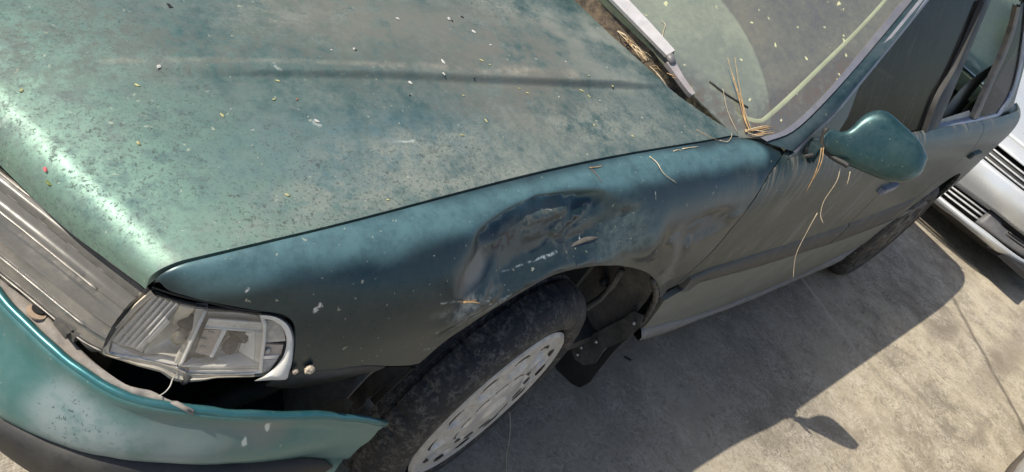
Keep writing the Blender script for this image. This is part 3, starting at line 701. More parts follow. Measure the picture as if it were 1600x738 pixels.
# grey lower side, its lip and the moulding
def off(M, d): return lambda a, b: M(a, b) + np.array([0, -d, 0])
st = pxl(MSb, [(1036, 470), (1060, 456), (1092, 441), (1110, 436), (1178, 418), (1245, 397), (1319, 373), (1400, 341), (1436, 324)], 5)
sb = pxl(MSb, [(1352, 379), (1243, 432), (1170, 462), (1097, 489), (1040, 504), (1002, 513)], 5)
sl_ = pxl(MSb, [(1009, 507), (1026, 485)], 3)
panel('sill_panel', off(MSb, 0.002), st + [ra(150), ra(160), ra(168)] + sb + sl_, 0.03, M_sill, CAR, sign=-1)
lu = pxl(MSb, [(1001, 514), (1040, 505), (1097, 490), (1170, 463), (1243, 433), (1350, 381)], 5)
ll = pxl(MSb, [(996, 531), (1040, 519), (1100, 492 + 3), (1178, 466), (1245, 436), (1352, 388)], 5)
grid('sill_flange', [[MSb(*a) + np.array([0, 0.012, 0]) for a in lu], [MSb(*a) + np.array([0, -0.003, 0]) for a in lu], [MSb(*(0.5 * (a + b))) + np.array([0, -0.009, 0]) for a, b in zip(lu, ll)], [MSb(*b) + np.array([0, -0.004, 0]) for b in ll], [MSb(*b) + np.array([0, 0.05, 0]) for b in ll]], M_lip, CAR)
def moulding(x0, x1):
    rows = [[], [], [], [], []]
    for x in np.linspace(x0, x1, 20):
        a, b = qx(mu, x), qx(ml, x)
        for k, (f, d) in enumerate(((0, -0.001), (0.08, 0.006), (0.5, 0.009), (0.9, 0.007), (1.0, -0.001))):
            rows[k].append(MSb(x, a + f * (b - a)) + np.array([0, -d, 0]))
    rows = [[r[0] + np.array([0, 0.012, 0])] + r + [r[-1] + np.array([0, 0.012, 0])] for r in rows]
    return grid('side_moulding', rows, M_mold, CAR, sharp=60)
moulding(gx[-1][0] + 0.05, 1.502); moulding(1.512, 2.15)
pk = [MSb(*SP(u, v)) for u, v in ((1064, 452), (1078, 441), (1091, 436), (1090, 441), (1076, 452), (1066, 455))]
slab('moulding_bracket', [p + np.array([0, -0.004, 0]) for p in pk], (0, -1, 0), 0.006, plain('bare_blue_steel', (0.05, 0.06, 0.085), 0.35, 0.3, 0.3, 60, dirt=0.4, dirtcol=(0.2, 0.19, 0.17)), CAR)
# door handles
for u, v, nm in ((1386, 292, 0), (1521, 240, 1)):
    a = SP(u, v); p = MSb(*a)
    box('door_handle', p + np.array([0, -0.005, 0]), (0.070, 0, 0.004), (0, 0.010, 0), (0, 0, 0.012), M_blue if nm == 0 else M_door, CAR, 0.25)

# greenhouse: panes, pillars, trims
gA = [GP(1341, 130), GP(1392, 68), GP(1444, 8)]
sl2 = (gA[-1] - gA[0]) / (gA[-1][1] - gA[0][1])
topz = 1.275
gAt = gA[-1] + sl2 * (topz - gA[-1][1])
bP0, bP1 = GP(1443, 201), GP(1532, 0); bQ0, bQ1 = GP(1463, 199), GP(1545, 0)
def ext(a, b, z): return a + (b - a) * ((z - a[1]) / (b[1] - a[1]))
zb = 0.866
fo = [ext(bP0, bP1, zb), np.array([0.70, zb]), gA[0] + sl2 * (zb + 0.02 - gA[0][1]), gA[0], gA[1], gA[2], gAt, ext(bP0, bP1, topz)]
panel('front_window', MG, fo, 0.05, M_dglass, CAR, sign=1, depth=0.004)
def offn(M, d): return lambda a, b: M(a, b) + np.array([0, -d, 0])
def strip(name, M, L, R, mat, proud=0.008, parent=CAR):
    "raised band between two parameter polylines"
    rows = []
    for f, d in ((0, -0.012), (0.02, proud * 0.6), (0.12, proud), (0.88, proud), (0.98, proud * 0.6), (1, -0.012)):
        rows.append([M(*(l + (r - l) * f)) + np.array([0, -d, 0.0]) for l, r in zip(L, R)])
    return grid(name, rows, mat, parent, sharp=50)
ln = lambda a, b, z0=zb, z1=topz, n=8: [ext(a, b, z) for z in np.linspace(z0, z1, n)]
strip('b_pillar', MG, ln(bP0, bP1), ln(bQ0, bQ1), M_black, 0.010)
c1 = pxl(MG, [(1440, 203), (1460, 150), (1488, 100), (1531, 0)], 4, GP); c2 = [a + np.array([0.012, 0]) for a in c1]
strip('window_channel', MG, c1, c2, M_rub, 0.016)
# rear side opening, its bar and fixed quarter pane
br1 = pxl(MG, [(1519, 184), (1543, 131), (1561, 92), (1577, 51), (1587, 9)], 4, GP)
br2 = pxl(MG, [(1527, 183), (1549, 131), (1567, 92), (1583, 51), (1593, 9)], 4, GP)
strip('window_bar', MG, br1, br2, plain('weathered_bar', (0.11, 0.10, 0.09), 0.6, 0.1, 0.3, 40, dirt=0.5, dirtcol=(0.3, 0.26, 0.2)), 0.008)
qt = pxl(MG, [(1553, 184), (1576, 149), (1588, 110), (1597, 54), (1603, 0)], 4, GP)
panel('quarter_window', MG, br2 + qt[::-1], 0.04, M_dglass, CAR, sign=1, depth=0.004)
qt2 = pxl(MG, [(1559, 183), (1581, 149), (1593, 110), (1602, 54), (1608, 0)], 4, GP)
strip('quarter_trim', MG, qt, qt2, M_blue, 0.008)
# painted rear pillar and door skin above the belt
qe = qt2[-1]
cp = qt2 + [np.array([qe[0] + 0.05, 1.30]), np.array([max(qe[0] + 0.3, 2.62), 1.24]), np.array([3.02, 0.885]), np.array([2.5, 0.862])]
panel('rear_pillar', MG, cp, 0.05, M_door, CAR, sign=1)
bt1 = pxl(MG, [(1405, 219), (1432, 214), (1462, 207), (1500, 196), (1530, 190), (1556, 184)], 4, GP)
bt2 = pxl(MG, [(1405, 212), (1432, 207), (1462, 200), (1500, 190), (1530, 183), (1556, 177)], 4, GP)
strip('belt_trim', MG, bt1, bt2, M_blue, 0.010)
bx = [np.array([x, zb - 0.004]) for x in np.linspace(0.66, bt1[0][0], 10)]; bx2 = [a + np.array([0, 0.016]) for a in bx]
strip('belt_seal', MG, bx, bx2, M_rub, 0.008)
# mirror sail
sail = [GP(1341, 129), GP(1322, 180), GP(1306, 206), GP(1262, 240), GP(1228, 246), GP(1243, 230), GP(1299, 178)]
panel('mirror_sail', lambda a, b: MG(a, b) + np.array([0, -0.006, 0]), sail, 0.03, M_body, CAR, sign=1, depth=0.02)

# windscreen, its edge trim and the front pillar
wl = [np.array([s, -0.004 + 0.012 * s]) for s in np.linspace(0.0, 1.0, 30)]
wo = [np.array([s, 0.0]) for s in np.linspace(0.0, 1.98, 40)] + [np.array([s, 1.22]) for s in np.linspace(1.80, 0.18, 20)]
mo_i = pxl(MW, [(1186, 217), (1224, 205), (1268, 168), (1311, 121), (1352, 71), (1408, 3), (1440, -36)], 4, WP)
mo_o = pxl(MW, [(1196, 223), (1237, 207), (1280, 168), (1326, 118), (1367, 70), (1421, 5), (1454, -36)], 4, WP)
tl = mo_i[-1]
wo = [np.array([s, -0.006 - 0.034 * sstep(0.42, 0.22, s) - 0.034 * sstep(1.58, 1.78, s)]) for s in np.linspace(0.02, 1.98, 60)] + [np.array([1.80, 1.22]), np.array([1.3, 1.25]), np.array([0.7, 1.25]), np.array([tl[0] + 0.03, 1.22])] + [np.array(a) for a in mo_i[::-1]]
panel('windscreen', MW, wo, 0.05, M_ws, CAR, sign=1, depth=0.004)
r0 = [MW(*a) - WN * 0.006 for a in mo_i]; r1 = [MW(*a) + WN * 0.005 for a in mo_i]; r2 = [MW(*a) + WN * 0.005 for a in mo_o]; r3 = [MW(*a) - WN * 0.012 for a in mo_o]
grid('windscreen_trim', [r0, r1, r2, r3], M_trim, CAR, sharp=40)
dr = [MG(*GP(u, v)) for u, v in ((1236, 236), (1262, 210), (1299, 176), (1343, 123), (1389, 67), (1440, 4), (1466, -30))]
ndr = len(mo_o)
dr = spl(dr, 4); dr = [dr[int(round(i * (len(dr) - 1) / (ndr - 1)))] for i in range(ndr)]
pr_ = []
outv = np.array([0, -1, 0.5]) / 1.118
for f, d in ((0, -0.012), (0.03, 0.0), (0.3, 0.010), (0.6, 0.013), (0.85, 0.010), (0.97, 0.003), (1.0, -0.010)):
    pr_.append([a + (b - a) * f + outv * d for a, b in zip([MW(*q) for q in mo_o], dr)])
grid('front_pillar', pr_, M_body, CAR, sharp=60)
dr2 = [p + np.array([0.012, -0.003, -0.006]) for p in dr]
dr3 = [p + np.array([0.024, -0.002, -0.012]) for p in dr]
dr4 = [p + np.array([0.045, 0.000, -0.018]) for p in dr]
grid('drip_rail', [[p + np.array([0.002, 0.01, -0.001]) for p in dr], [p + outv * 0.006 + np.array([0.002, 0, -0.001]) for p in dr], [p + outv * 0.006 for p in dr2], [p + np.array([0, 0.01, 0]) for p in dr2]], M_trim, CAR, sharp=40)
grid('door_frame', [[p + np.array([0, 0.012, 0]) for p in dr3], [p + outv * 0.003 for p in dr3], [p + outv * 0.002 for p in dr4], [p + np.array([0, 0.014, 0]) for p in dr4]], M_black, CAR, sharp=40)
# roof, rear screen, boot, far side (kept simple: hidden from here)
def mir(p): return np.array([p[0], 2 * YC - p[1], p[2]])
rows = []
for x in np.linspace(1.36, 2.50, 14):
    zr = 1.275 + 0.03 * math.sin((x - 1.36) / 1.14 * math.pi) - 0.02 * sstep(2.2, 2.5, x)
    e = MG(x, 1.275)
    rows.append([np.array([x - 0.10 * (1 - ((YC - y) / (YC - e[1])) ** 2) * (1 if x < 1.9 else -0.4), y, zr + 0.055 * (1 - ((YC - y) / (YC - e[1])) ** 2)]) for y in np.linspace(e[1], 2 * YC - e[1], 15)])
grid('roof', rows, M_body, CAR, thick=0.02)
rg = [[np.array([2.52 + 0.40 * f + 0.05 * (1 - ((YC - y) / 0.6) ** 2), y, 1.29 - 0.36 * f]) for y in np.linspace(0.30 - 0.1 * f, 1.40 + 0.1 * f, 12)] for f in np.linspace(0, 1, 6)]
grid('rear_screen', rg, M_rglass, CAR, thick=0.004)
bo = [[np.array([x, y, 0.895 + 0.035 * (1 - ((YC - y) / 0.75) ** 2) - 0.9 * max(0, x - 3.15) ** 2]) for y in np.linspace(y0(x) + 0.052, 2 * YC - y0(x) - 0.052, 14)] for x in np.linspace(2.90, 3.24, 8)]
grid('boot_lid', bo, M_body, CAR, thick=0.012)
rp = [[np.array([3.245 + 0.05 * (1 - ((YC - y) / 0.78) ** 2) + (0.04 if z < 0.55 else 0), y, z]) for y in np.linspace(0.115, 1.585, 14)] for z in (0.88, 0.75, 0.58, 0.54, 0.40, 0.28)]
grid('rear_panel', rp, M_body, CAR, thick=0.012)
fs = [[mir(MSb(x, q)) for q in np.linspace(0, 0.62, 12)] for x in np.linspace(-0.70, 3.24, 50)]
grid('side_panel', fs, M_body, CAR, thick=0.008)
fg = [[mir(MG(x + 0.25 * (z - 0.87) / 0.4 * (1 if x < 1.5 else -1.2), z)) for z in np.linspace(0.865, 1.275, 6)] for x in np.linspace(0.75, 2.75, 16)]
grid('side_window', fg, M_rglass, CAR, thick=0.004)
fpp = [[mir(a) for a in r] for r in pr_]
grid('front_pillar', fpp, M_body, CAR)
for x in (1.50,):
    grid('side_pillar', [[mir(MG(x + dx + 0.12 * (z - 0.87), z)) + np.array([0, -0.012, 0]) for z in np.linspace(0.865, 1.275, 6)] for dx in (-0.04, 0.04)], M_black, CAR, thick=0.02)

# cabin
dsh = [[np.array([xq, y, zq_]) for y in np.linspace(0.19, 1.51, 20)] for xq, zq_ in ((0.50, 0.835), (0.56, 0.850), (0.64, 0.856), (0.74, 0.872), (0.82, 0.868), (0.86, 0.84), (0.87, 0.62))]
for r in dsh:
    for p in r: p[0] -= 0.12 * (1 - ((p[1] - YC) / 0.7) ** 2) if p[0] < 0.7 else 0.0
grid('dashboard', dsh, M_dash, CAR)
slab('cabin_floor', [(0.3, 0.07, 0.25), (2.7, 0.07, 0.25), (2.7, 1.63, 0.25), (0.3, 1.63, 0.25)], (0, 0, 1), 0.03, M_floor, CAR)
slab('firewall', [(0.36, 0.15, 0.3), (0.36, 1.55, 0.3), (0.36, 1.55, 0.84), (0.36, 0.15, 0.84)], (-1, 0, 0), 0.02, M_floor, CAR)
slab('door_lining', [(0.72, 0.085, 0.3), (2.35, 0.085, 0.3), (2.35, 0.085, 0.855), (0.72, 0.085, 0.855)], (0, 1, 0), 0.015, M_seat, CAR)
for yy in (0.47, 1.23):
    box('front_seat', (1.50, yy, 0.72), (0.07, 0, 0.02), (0, 0.24, 0), (0.10, 0, 0.33), M_seat, CAR, 0.35)
    box('head_rest', (1.63, yy, 1.13), (0.05, 0, 0), (0, 0.13, 0), (0.02, 0, 0.09), M_seat, CAR, 0.4)
    box('seat_cushion', (1.22, yy, 0.46), (0.26, 0, 0), (0, 0.24, 0), (0, 0, 0.08), M_seat, CAR, 0.35)
box('rear_seat', (2.36, YC, 0.72), (0.10, 0, 0.0), (0, 0.68, 0), (0.12, 0, 0.24), M_seat, CAR, 0.3)
box('rear_cushion', (2.05, YC, 0.45), (0.28, 0, 0), (0, 0.68, 0), (0, 0, 0.12), M_seat, CAR, 0.3)
slab('parcel_shelf', [(2.40, 0.14, 0.93), (2.95, 0.14, 0.92), (2.95, 1.56, 0.92), (2.40, 1.56, 0.93)], (0, 0, 1), 0.02, M_beige, CAR)
sp_ = [np.array([2.42, 0.15, 0.86]), np.array([2.50, 0.17, 0.96]), np.array([2.58, 0.22, 1.10]), np.array([2.56, 0.27, 1.22])]
grid('pillar_lining', [[p + np.array([0.0, 0.0, 0]) for p in sp_], [p + np.array([0.22, 0.02, 0]) for p in sp_]], M_beige, CAR, thick=0.01)
b1 = at(1466, 165, Y=0.13); 
bp = [at(1462, 190, Y=0.12), at(1500, 140, Y=0.16), at(1530, 115, Y=0.19), at(1556, 98, Y=0.20)]
bp2 = [at(1490, 185, Y=0.12), at(1515, 150, Y=0.16), at(1538, 124, Y=0.19), at(1560, 104, Y=0.20)]
grid('seat_belt', [spl(bp, 4), spl(bp2, 4)], M_belt, CAR, thick=0.002)
rs = [MG(*GP(u, v)) + np.array([0, 0.012, 0]) for u, v in ((1464, 203), (1522, 184), (1519, 176), (1470, 192))]
slab('window_ledge', rs, (0, 0, 1), 0.01, plain('sunlit_ledge_plastic', (0.40, 0.37, 0.31), 0.6, 0, 0.2, 40, dirt=0.4), CAR)  # ledge colour made pale to look sunlit
gt = pxl(MW, [(1157, 181), (1166, 189), (1187, 193), (1203, 185), (1234, 158), (1280, 113), (1343, 50), (1386, 2), (1400, -20)], 4, WP)
gi = pxl(MW, [(1166, 180), (1172, 183), (1188, 185), (1200, 176), (1229, 150), (1275, 106), (1338, 45), (1381, -2), (1396, -22)], 4, WP)
grid('pillar_garnish', [[MW(*a) - WN * 0.0005 for a in gt], [MW(*a) + WN * 0.0020 for a in [0.5 * (p + q) for p, q in zip(gt, gi)]], [MW(*a) - WN * 0.0005 for a in gi]], M_beige, CAR)
# cowl trough with pine litter
cl_ = [MH(xr(y), y) + np.array([0.0, 0, -0.018]) for y in np.linspace(0.135, 1.56, 50)]
cr_ = [MW(s, -0.008) - WN * 0.012 for s in np.linspace(0.0, 1.95, 50)]
grid('cowl_panel', [cl_, [0.5 * (a + b) + np.array([0, 0, -0.05]) for a, b in zip(cl_, cr_)], cr_], M_cowl, CAR)
ks = [q for q in np.linspace(0.128, 0.30, 16)]
k0 = [MH(xr(y), y) + np.array([0.001, 0, -0.004]) for y in ks]
grid('cowl_seal', [[p + np.array([0, 0, -0.02]) for p in k0], k0, [p + np.array([0.006, 0.003, 0.001 + 0.001 * math.sin(i * 2)]) for i, p in enumerate(k0)], [p + np.array([0.010, 0.005, -0.02]) for p in k0]], plain('weathered_cowl_seal', (0.16, 0.15, 0.14), 0.8, 0, 0.4, 80, dirt=0.6, dirtcol=(0.27, 0.25, 0.21)), CAR, sharp=50)
slab('cowl_corner', [(0.40, 0.075, 0.842), (0.62, 0.06, 0.850), (0.66, 0.20, 0.850), (0.40, 0.20, 0.842)], (0, 0, 1), 0.01, M_black, CAR)
# wiper
def wz(u, v, h): d = ray(u, v); return MW(*WP(u, v, 0.4, -0.05)) + WN * h
wa = [[wz(u, v, 0.012) for u, v in ((925, -18), (940, -1), (988, 48), (1035, 96))], [wz(u, v, 0.020) for u, v in ((925, -18), (940, -1), (988, 48), (1035, 96))],
      [wz(u, v, 0.022) for u, v in ((952, -18), (965, 0), (1008, 45), (1047, 89))], [wz(u, v, 0.006) for u, v in ((955, -18), (968, 0), (1010, 46), (1049, 91))]]
WPR = grid('wiper_arm', wa, M_wip, CAR, cap=False, sharp=35)
tube('wiper_joint', [wz(1040, 93, 0.016), wz(1046, 106, 0.014)], 0.011, M_wipd, WPR, 8, 0.7)
wb = [[wz(u, v, h) for u, v in p] for h, p in ((0.004, ((1036, 104), (1052, 126), (1070, 150), (1076, 155))), (0.015, ((1036, 104), (1052, 126), (1070, 150), (1076, 155))), (0.015, ((1050, 103), (1062, 125), (1077, 147), (1081, 152))), (0.004, ((1050, 103), (1062, 125), (1077, 147), (1081, 152))))]
grid('wiper_rod', wb, plain('wiper_rod_grey', (0.36, 0.33, 0.33), 0.45, 0.2, 0.08, 40, dirt=0.3), WPR, sharp=35)
bl = [wz(u, v, 0.010) for u, v in ((970, -6), (1010, 38), (1060, 95), (1110, 138), (1150, 172))]
tube('wiper_blade', [p + WN * -0.004 for p in spl([MW(*WP(u, v, .4, .03)) + WN * 0.006 for u, v in ((1108, 128), (1134, 148), (1168, 169))], 4)], 0.0018, M_rub, WPR, 6)
tube('wiper_cap', [MH(*sv(MH, 902, -8, .3, .5)) + np.array([0.03, 0, -0.012]), MH(*sv(MH, 915, 3, .3, .5)) + np.array([0.035, 0, -0.010]), MH(*sv(MH, 932, 20, .3, .5)) + np.array([0.045, -0.01, -0.012])], [0.028, 0.026, 0.020], M_wipd, WPR, 10, 0.6)

# ------------------------------------------------------------------ wheels
M_slot = plain('slot_shade_dark', (0.035, 0.030, 0.025), 0.8, 0, 0.3, 40)
M_slot2 = plain('slot_shade_pale', (0.11, 0.098, 0.085), 0.8, 0, 0.3, 40)  # soft shading lines of the inner slots, put into the colour
def wheel(c, steer, name='wheel', flip=1, cap=None):
    R, W_ = 0.285, 0.19
    ca, sa = math.cos(steer), math.sin(steer)
    def T(r, a, y):      # y outwards
        lx, lz = r * math.cos(a), r * math.sin(a)
        yy = -y * flip
        return np.array([c[0] + lx * ca - yy * sa, c[1] + lx * sa + yy * ca, c[2] + lz])
    root = empty(name, (c[0], c[1], c[2]), None, None); root.parent = CAR; root.matrix_parent_inverse = Matrix.Translation(CAR.location).inverted()
    prof = [(-0.19, 0.17), (-0.188, 0.235), (-0.178, 0.268), (-0.165, 0.281), (-0.150, 0.2845), (-0.128, 0.2855), (-0.126, 0.279), (-0.119, 0.279), (-0.117, 0.2858), (-0.098, 0.286), (-0.096, 0.279), (-0.089, 0.279), (-0.087, 0.286), (-0.066, 0.2858), (-0.064, 0.279), (-0.057, 0.279), (-0.055, 0.2855), (-0.033, 0.2845), (-0.020, 0.2815), (-0.008, 0.274), (0.004, 0.262), (0.011, 0.245), (0.012, 0.228), (0.008, 0.213), (0.0, 0.205), (-0.012, 0.200), (-0.02, 0.17)]
    rows = []; seg = 216
    for k in range(seg):
        a = 2 * math.pi * k / seg; g = (k % 8 == 0) or (k % 24 == 5)
        rows.append([T(r - (0.0045 if g and r > 0.277 and -0.17 < y < -0.012 and not (-0.10 < y < -0.085) else 0), a, y) for y, r in prof])
    rows.append(rows[0])
    ty = grid('tyre', rows, M_tyre, root, sharp=35)
    # hubcap
    V, F, fm = [], [], []; nr, na = 44, 240
    for i in range(nr + 1):
        r = 0.201 * i / nr
        for k in range(na):
            a = 2 * math.pi * k / na
            y = 0.004 + 0.016 * (1 - (r / 0.2) ** 2)
            if r > 0.186: y += 0.006 * math.sin((r - 0.186) / 0.015 * math.pi)
            if r < 0.035: y += 0.006 * sstep(0.035, 0.030, r)
            d = 0
            for cnt, rc, br, bt, dp, ph in ((12, 0.139, 0.026, 0.030, 0.015, 0.13), (12, 0.087, 0.012, 0.021, 0.007, 0.13 + math.pi / 12)):
                st_ = 2 * math.pi / cnt; da = (a - ph + st_ / 2) % st_ - st_ / 2
                q = math.hypot((r - rc) / br, da * rc / bt)
                if q < 1.15:
                    d = max(d, dp * (1 - sstep(0.80, 1.1, q)) * (0.55 + 0.45 * min(1, max(-0.4, (r - rc) / br + 0.3))))
            V.append(T(r, a, y - d))
    for i in range(nr):
        for k in range(na):
            F.append((i * na + k, i * na + (k + 1) % na, (i + 1) * na + (k + 1) % na, (i + 1) * na + k))
    make('hubcap', V, F, cap or M_cap, root)
    # dark flush plates: shade at the outer end of each hollow, as colour
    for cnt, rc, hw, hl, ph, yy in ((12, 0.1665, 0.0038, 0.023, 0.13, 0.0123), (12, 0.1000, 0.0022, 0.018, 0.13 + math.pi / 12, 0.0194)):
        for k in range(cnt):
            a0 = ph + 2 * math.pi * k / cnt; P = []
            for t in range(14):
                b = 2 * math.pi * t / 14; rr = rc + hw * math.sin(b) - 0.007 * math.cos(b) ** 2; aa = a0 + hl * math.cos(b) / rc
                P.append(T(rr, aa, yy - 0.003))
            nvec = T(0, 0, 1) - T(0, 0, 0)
            slab('slot_shade', P, nvec, 0.004, M_slot if rc > 0.15 else M_slot2, root)
    disc = [T(0.19, 2 * math.pi * k / 40, -0.03) for k in range(40)]
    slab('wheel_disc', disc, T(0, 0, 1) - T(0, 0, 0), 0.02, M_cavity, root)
    return root
wheel((0.008, 0.006, 0.284), 0.133)
wheel((2.55, 0.012, 0.282), 0.0, cap=plain('grimy_wheel', (0.07, 0.07, 0.072), 0.4, 0.4, 0.3, 12, dirt=0.5, dirtcol=(0.03, 0.03, 0.03)))
for x, s in ((0.008, 0.133), (2.58, 0.0)):
    wheel((x, 1.65, 0.284), s, flip=-1)
# front wheel housing
LC = (0.06, 0.28)
def lr(a): return itp(math.degrees(a), [-40, 0, 45, 90, 140, 190], [0.43, 0.435, 0.435, 0.45, 0.47, 0.50])
lrow = []
for k in range(40):
    a = math.radians(-12 + 200 * k / 39); r = lr(a)
    lrow.append([np.array([LC[0] + (r + 0.012 * math.sin(y * 40 + k)) * math.cos(a), y, LC[1] + r * math.sin(a)]) for y in (0.035, 0.05, 0.09, 0.15, 0.22, 0.30, 0.42, 0.52)])
grid('arch_liner', lrow, M_liner, CAR, thick=0.004)
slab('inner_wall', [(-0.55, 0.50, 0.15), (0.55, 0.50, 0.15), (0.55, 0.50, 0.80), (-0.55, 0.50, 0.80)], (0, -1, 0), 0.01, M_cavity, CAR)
tube('suspension_strut', [(0.03, 0.42, 0.25), (0.06, 0.44, 0.75)], 0.05, M_rub, CAR, 14)
# rib and boss on the liner behind the tyre
tube('liner_rib', [at(u, v, Y=0.10) for u, v in ((972, 422), (958, 445), (938, 466), (915, 482))], 0.008, M_liner, CAR, 8)
tube('liner_plug', [at(944, 441, Y=0.12), at(946, 440, Y=0.135)], 0.012, M_black, CAR, 12)
# splash strip with bolts, edge seal and mud flap
XL = 0.455
fl = [at(u, v, X=XL) for u, v in ((1004, 493), (990, 486), (976, 497), (940, 515), (912, 530), (893, 548), (898, 562), (912, 571), (930, 568), (945, 545), (975, 532), (1000, 512))]
slab('splash_strip', fl, (-1, -0.2, 0.2), 0.008, M_dusty, CAR)
for u, v in ((990, 505), (931, 534), (908, 543), (902, 554)):
    p = at(u, v, X=XL - 0.012)
    bb = [[p + np.array([-0.004 * math.sin(f), 0, 0]) + 0.0052 * math.cos(f) * np.array([0, math.cos(t), math.sin(t)]) for t in np.linspace(0, 2 * math.pi, 11)[:-1]] for f in (-0.8, 0, 0.5, 1.0, 1.5)]
    grid('bolt', bb, M_steel, CAR, closed=True, cap=True)
XM = 0.50
mf = [at(u, v, X=XM) for u, v in ((1008, 500), (992, 518), (960, 548), (934, 580), (921, 598), (906, 606), (893, 600), (870, 578), (862, 566), (880, 540), (930, 520), (985, 495))]
slab('mud_flap', mf, (-1, 0, 0), 0.006, M_black, CAR)
es = [MSb(*SP(u, v)) + np.array([-0.004, 0.006, 0]) for u, v in ((1024, 440), (1029, 455), (1028, 470), (1018, 490), (1006, 506))]
tube('arch_seal', [p + np.array([0.003 * math.sin(i * 2.1), 0, 0.002 * math.cos(i * 3)]) for i, p in enumerate(spl(es, 6))], 0.007, M_dusty, CAR, 6)
rl = [[np.array([RC[0] + 0.36 * math.cos(math.radians(a)), y, RC[1] + 0.36 * math.sin(math.radians(a))]) for y in (0.06, 0.15, 0.45)] for a in range(12, 172, 8)]
grid('rear_arch_liner', rl, M_cavity, CAR, thick=0.004)
slab('underbody', [(0.45, 0.09, 0.20), (3.1, 0.09, 0.24), (3.1, 1.6, 0.24), (0.45, 1.6, 0.20)], (0, 0, 1), 0.02, M_cavity, CAR)

# ------------------------------------------------------------------ front bumper
BA = [(-0.925, 0.85), (-0.90, 0.60), (-0.855, 0.42), (-0.80, .30), (-.793, .251), (-.772, .186), (-.749, .131), (-.712, .077), (-.655, .04), (-.589, .010), (-.47, -.015), (-.365, -.035)]
BZ = [.55, .55, .55, .55, .55, .55, .55, .55, .55, .545, .515, .468]
BA = spl(BA, 5); BZ = [z[0] for z in spl([(z, 0) for z in BZ], 5)]
nb = len(BA); BAa = np.array(BA); T_ = np.gradient(BAa, axis=0); T_ /= np.linalg.norm(T_, axis=1)[:, None]
BN = np.stack([T_[:, 1], -T_[:, 0]], 1); BN = np.where(BN[:, :1] > 0, -BN, BN)
for i in range(nb):
    if BN[i][0] > 0: BN[i] = -BN[i]
tS = np.linspace(0, 11, nb)   # station number along the bumper
STZ = [.42, .42, .42, .42, .42, .42, .425, .44, .448, .448, .412, .37]
STO = [.05, .05, .045, .04, .032, .031, .017, .008, .008, .006, -.004, -.006]
BBZ = [.30, .30, .30, .30, .31, .32, .32, .32, .31, .30, .29, .275]
BBO = [.02, .02, .018, .016, .014, .010, .005, .0, .0, 0, -.006, -.010]
def bpt(i, o, z): return np.array([BAa[i, 0] + BN[i, 0] * o, BAa[i, 1] + BN[i, 1] * o, z])
def st_(i, L): return itp(tS[i], range(12), L)
brow = []
for f, kind in ((-0.02, 'in'), (0.0, 'a'), (0.02, 'b'), (0.06, 'c'), (0.16, 'd'), (0.30, 'e'), (0.45, 'f'), (0.62, 'g'), (0.80, 'h'), (0.93, 'i'), (1.0, 'j'), (1.05, 'k'), (1.3, 'l'), (1.7, 'm'), (2.0, 'n')):
    r = []
    for i in range(nb):
        za, zc, ze = BZ[i], st_(i, STZ), st_(i, BBZ); oc, oe = st_(i, STO), st_(i, BBO)
        wav = 0.0015 * math.sin(i * 0.9)
        bul = oc * 0.0
        if f < 0: p = bpt(i, -0.010, za - 0.012)
        elif f <= 1:
            o = oc * f + (1 - 0.9 * sstep(9.6, 10.9, tS[i])) * {'a': -0.002, 'b': 0.002, 'c': 0.003, 'd': -0.002, 'e': 0.001, 'f': 0.006, 'g': 0.010, 'h': 0.010, 'i': 0.006, 'j': 0.001}[kind]
            p = bpt(i, o, za + (zc - za) * f + (0.002 if kind in 'ab' else 0))
        else:
            g = f - 1; p = bpt(i, oc + (oe - oc) * g + (-0.004 if kind == 'k' else 0.004 if kind == 'l' else 0), zc + (ze - zc) * g)
        if tS[i] > 9.3:
            g_ = max(0.0, (za - p[2]) / (za - ze)) * sstep(9.3, 11, tS[i]); rg_ = 0.05 * g_ + (0.003 * math.sin(g_ * 23) if i >= nb - 1 else 0)
            p = p - np.array([T_[i, 0], T_[i, 1], 0]) * rg_
        r.append(p + np.array([0, 0, wav * 0.3]))
    brow.append(r)
pb = bpt(min(range(nb), key=lambda i: abs(tS[i] - 7.2)), 0.015, 0.48)
bmk = []
def bpx(u, v, z): return at(u, v, Z=z)
P_a, P_b = bpx(120, 650, 0.47), bpx(270, 685, 0.465)
bmk.append((lambda n: n.mul(n.seg(P_a, P_b, 0.055, 0.5, n.warp(0.05, 10)), n.mr(n.noise(28, 6, 0.7), 0.30, 0.58, 0.25, 0.85)), (0.22, 0.27, 0.28), 0.6, 0.0))
P_d, P_e = bpx(250, 655, 0.50), at(420, 675, Y=0.0)
bmk.append((lambda n: n.mul(n.seg(P_d, P_e, 0.026, 0.8, n.warp(0.04, 12)), n.mr(n.noise(24, 5, 0.6), 0.3, 0.6, 0.3, 0.85)), (0.19, 0.21, 0.19), 0.65, 0.0))
chips = [bpx(u, v, 0.47) for u, v in ((120, 652), (137, 669), (168, 664), (182, 662), (147, 672), (112, 640), (160, 680), (103, 622), (98, 618))]
def chf(n):
    v = n.warp(0.015, 70); k = n.blob(chips[0], 0.004, 0.4, v)
    for c in chips[1:]: k = n.mx(k, n.blob(c, 0.0038, 0.4, v))
    z = n.blob(bpx(125, 640, 0.475), (0.05, 0.05, 0.05), 0.8)
    return n.mx(k, n.mul(z, n.mr(n.noise(130, 3, 0.7), 0.60, 0.64)))
bmk.append((chf, (0.055, 0.085, 0.095), 0.6, 0.1))
ck = [at(u, v, Y=-0.03) for u, v in ((512, 656), (504, 672), (495, 688), (484, 700), (474, 720))]
def ckf(n):
    k = None
    for a, b in zip(ck[:-1], ck[1:]):
        q = n.seg(a, b, 0.0022, 0.5, n.warp(0.008, 60)); k = q if k is None else n.mx(k, q)
    return k
bmk.append((ckf, (0.01, 0.01, 0.012), 0.9, 0.0))
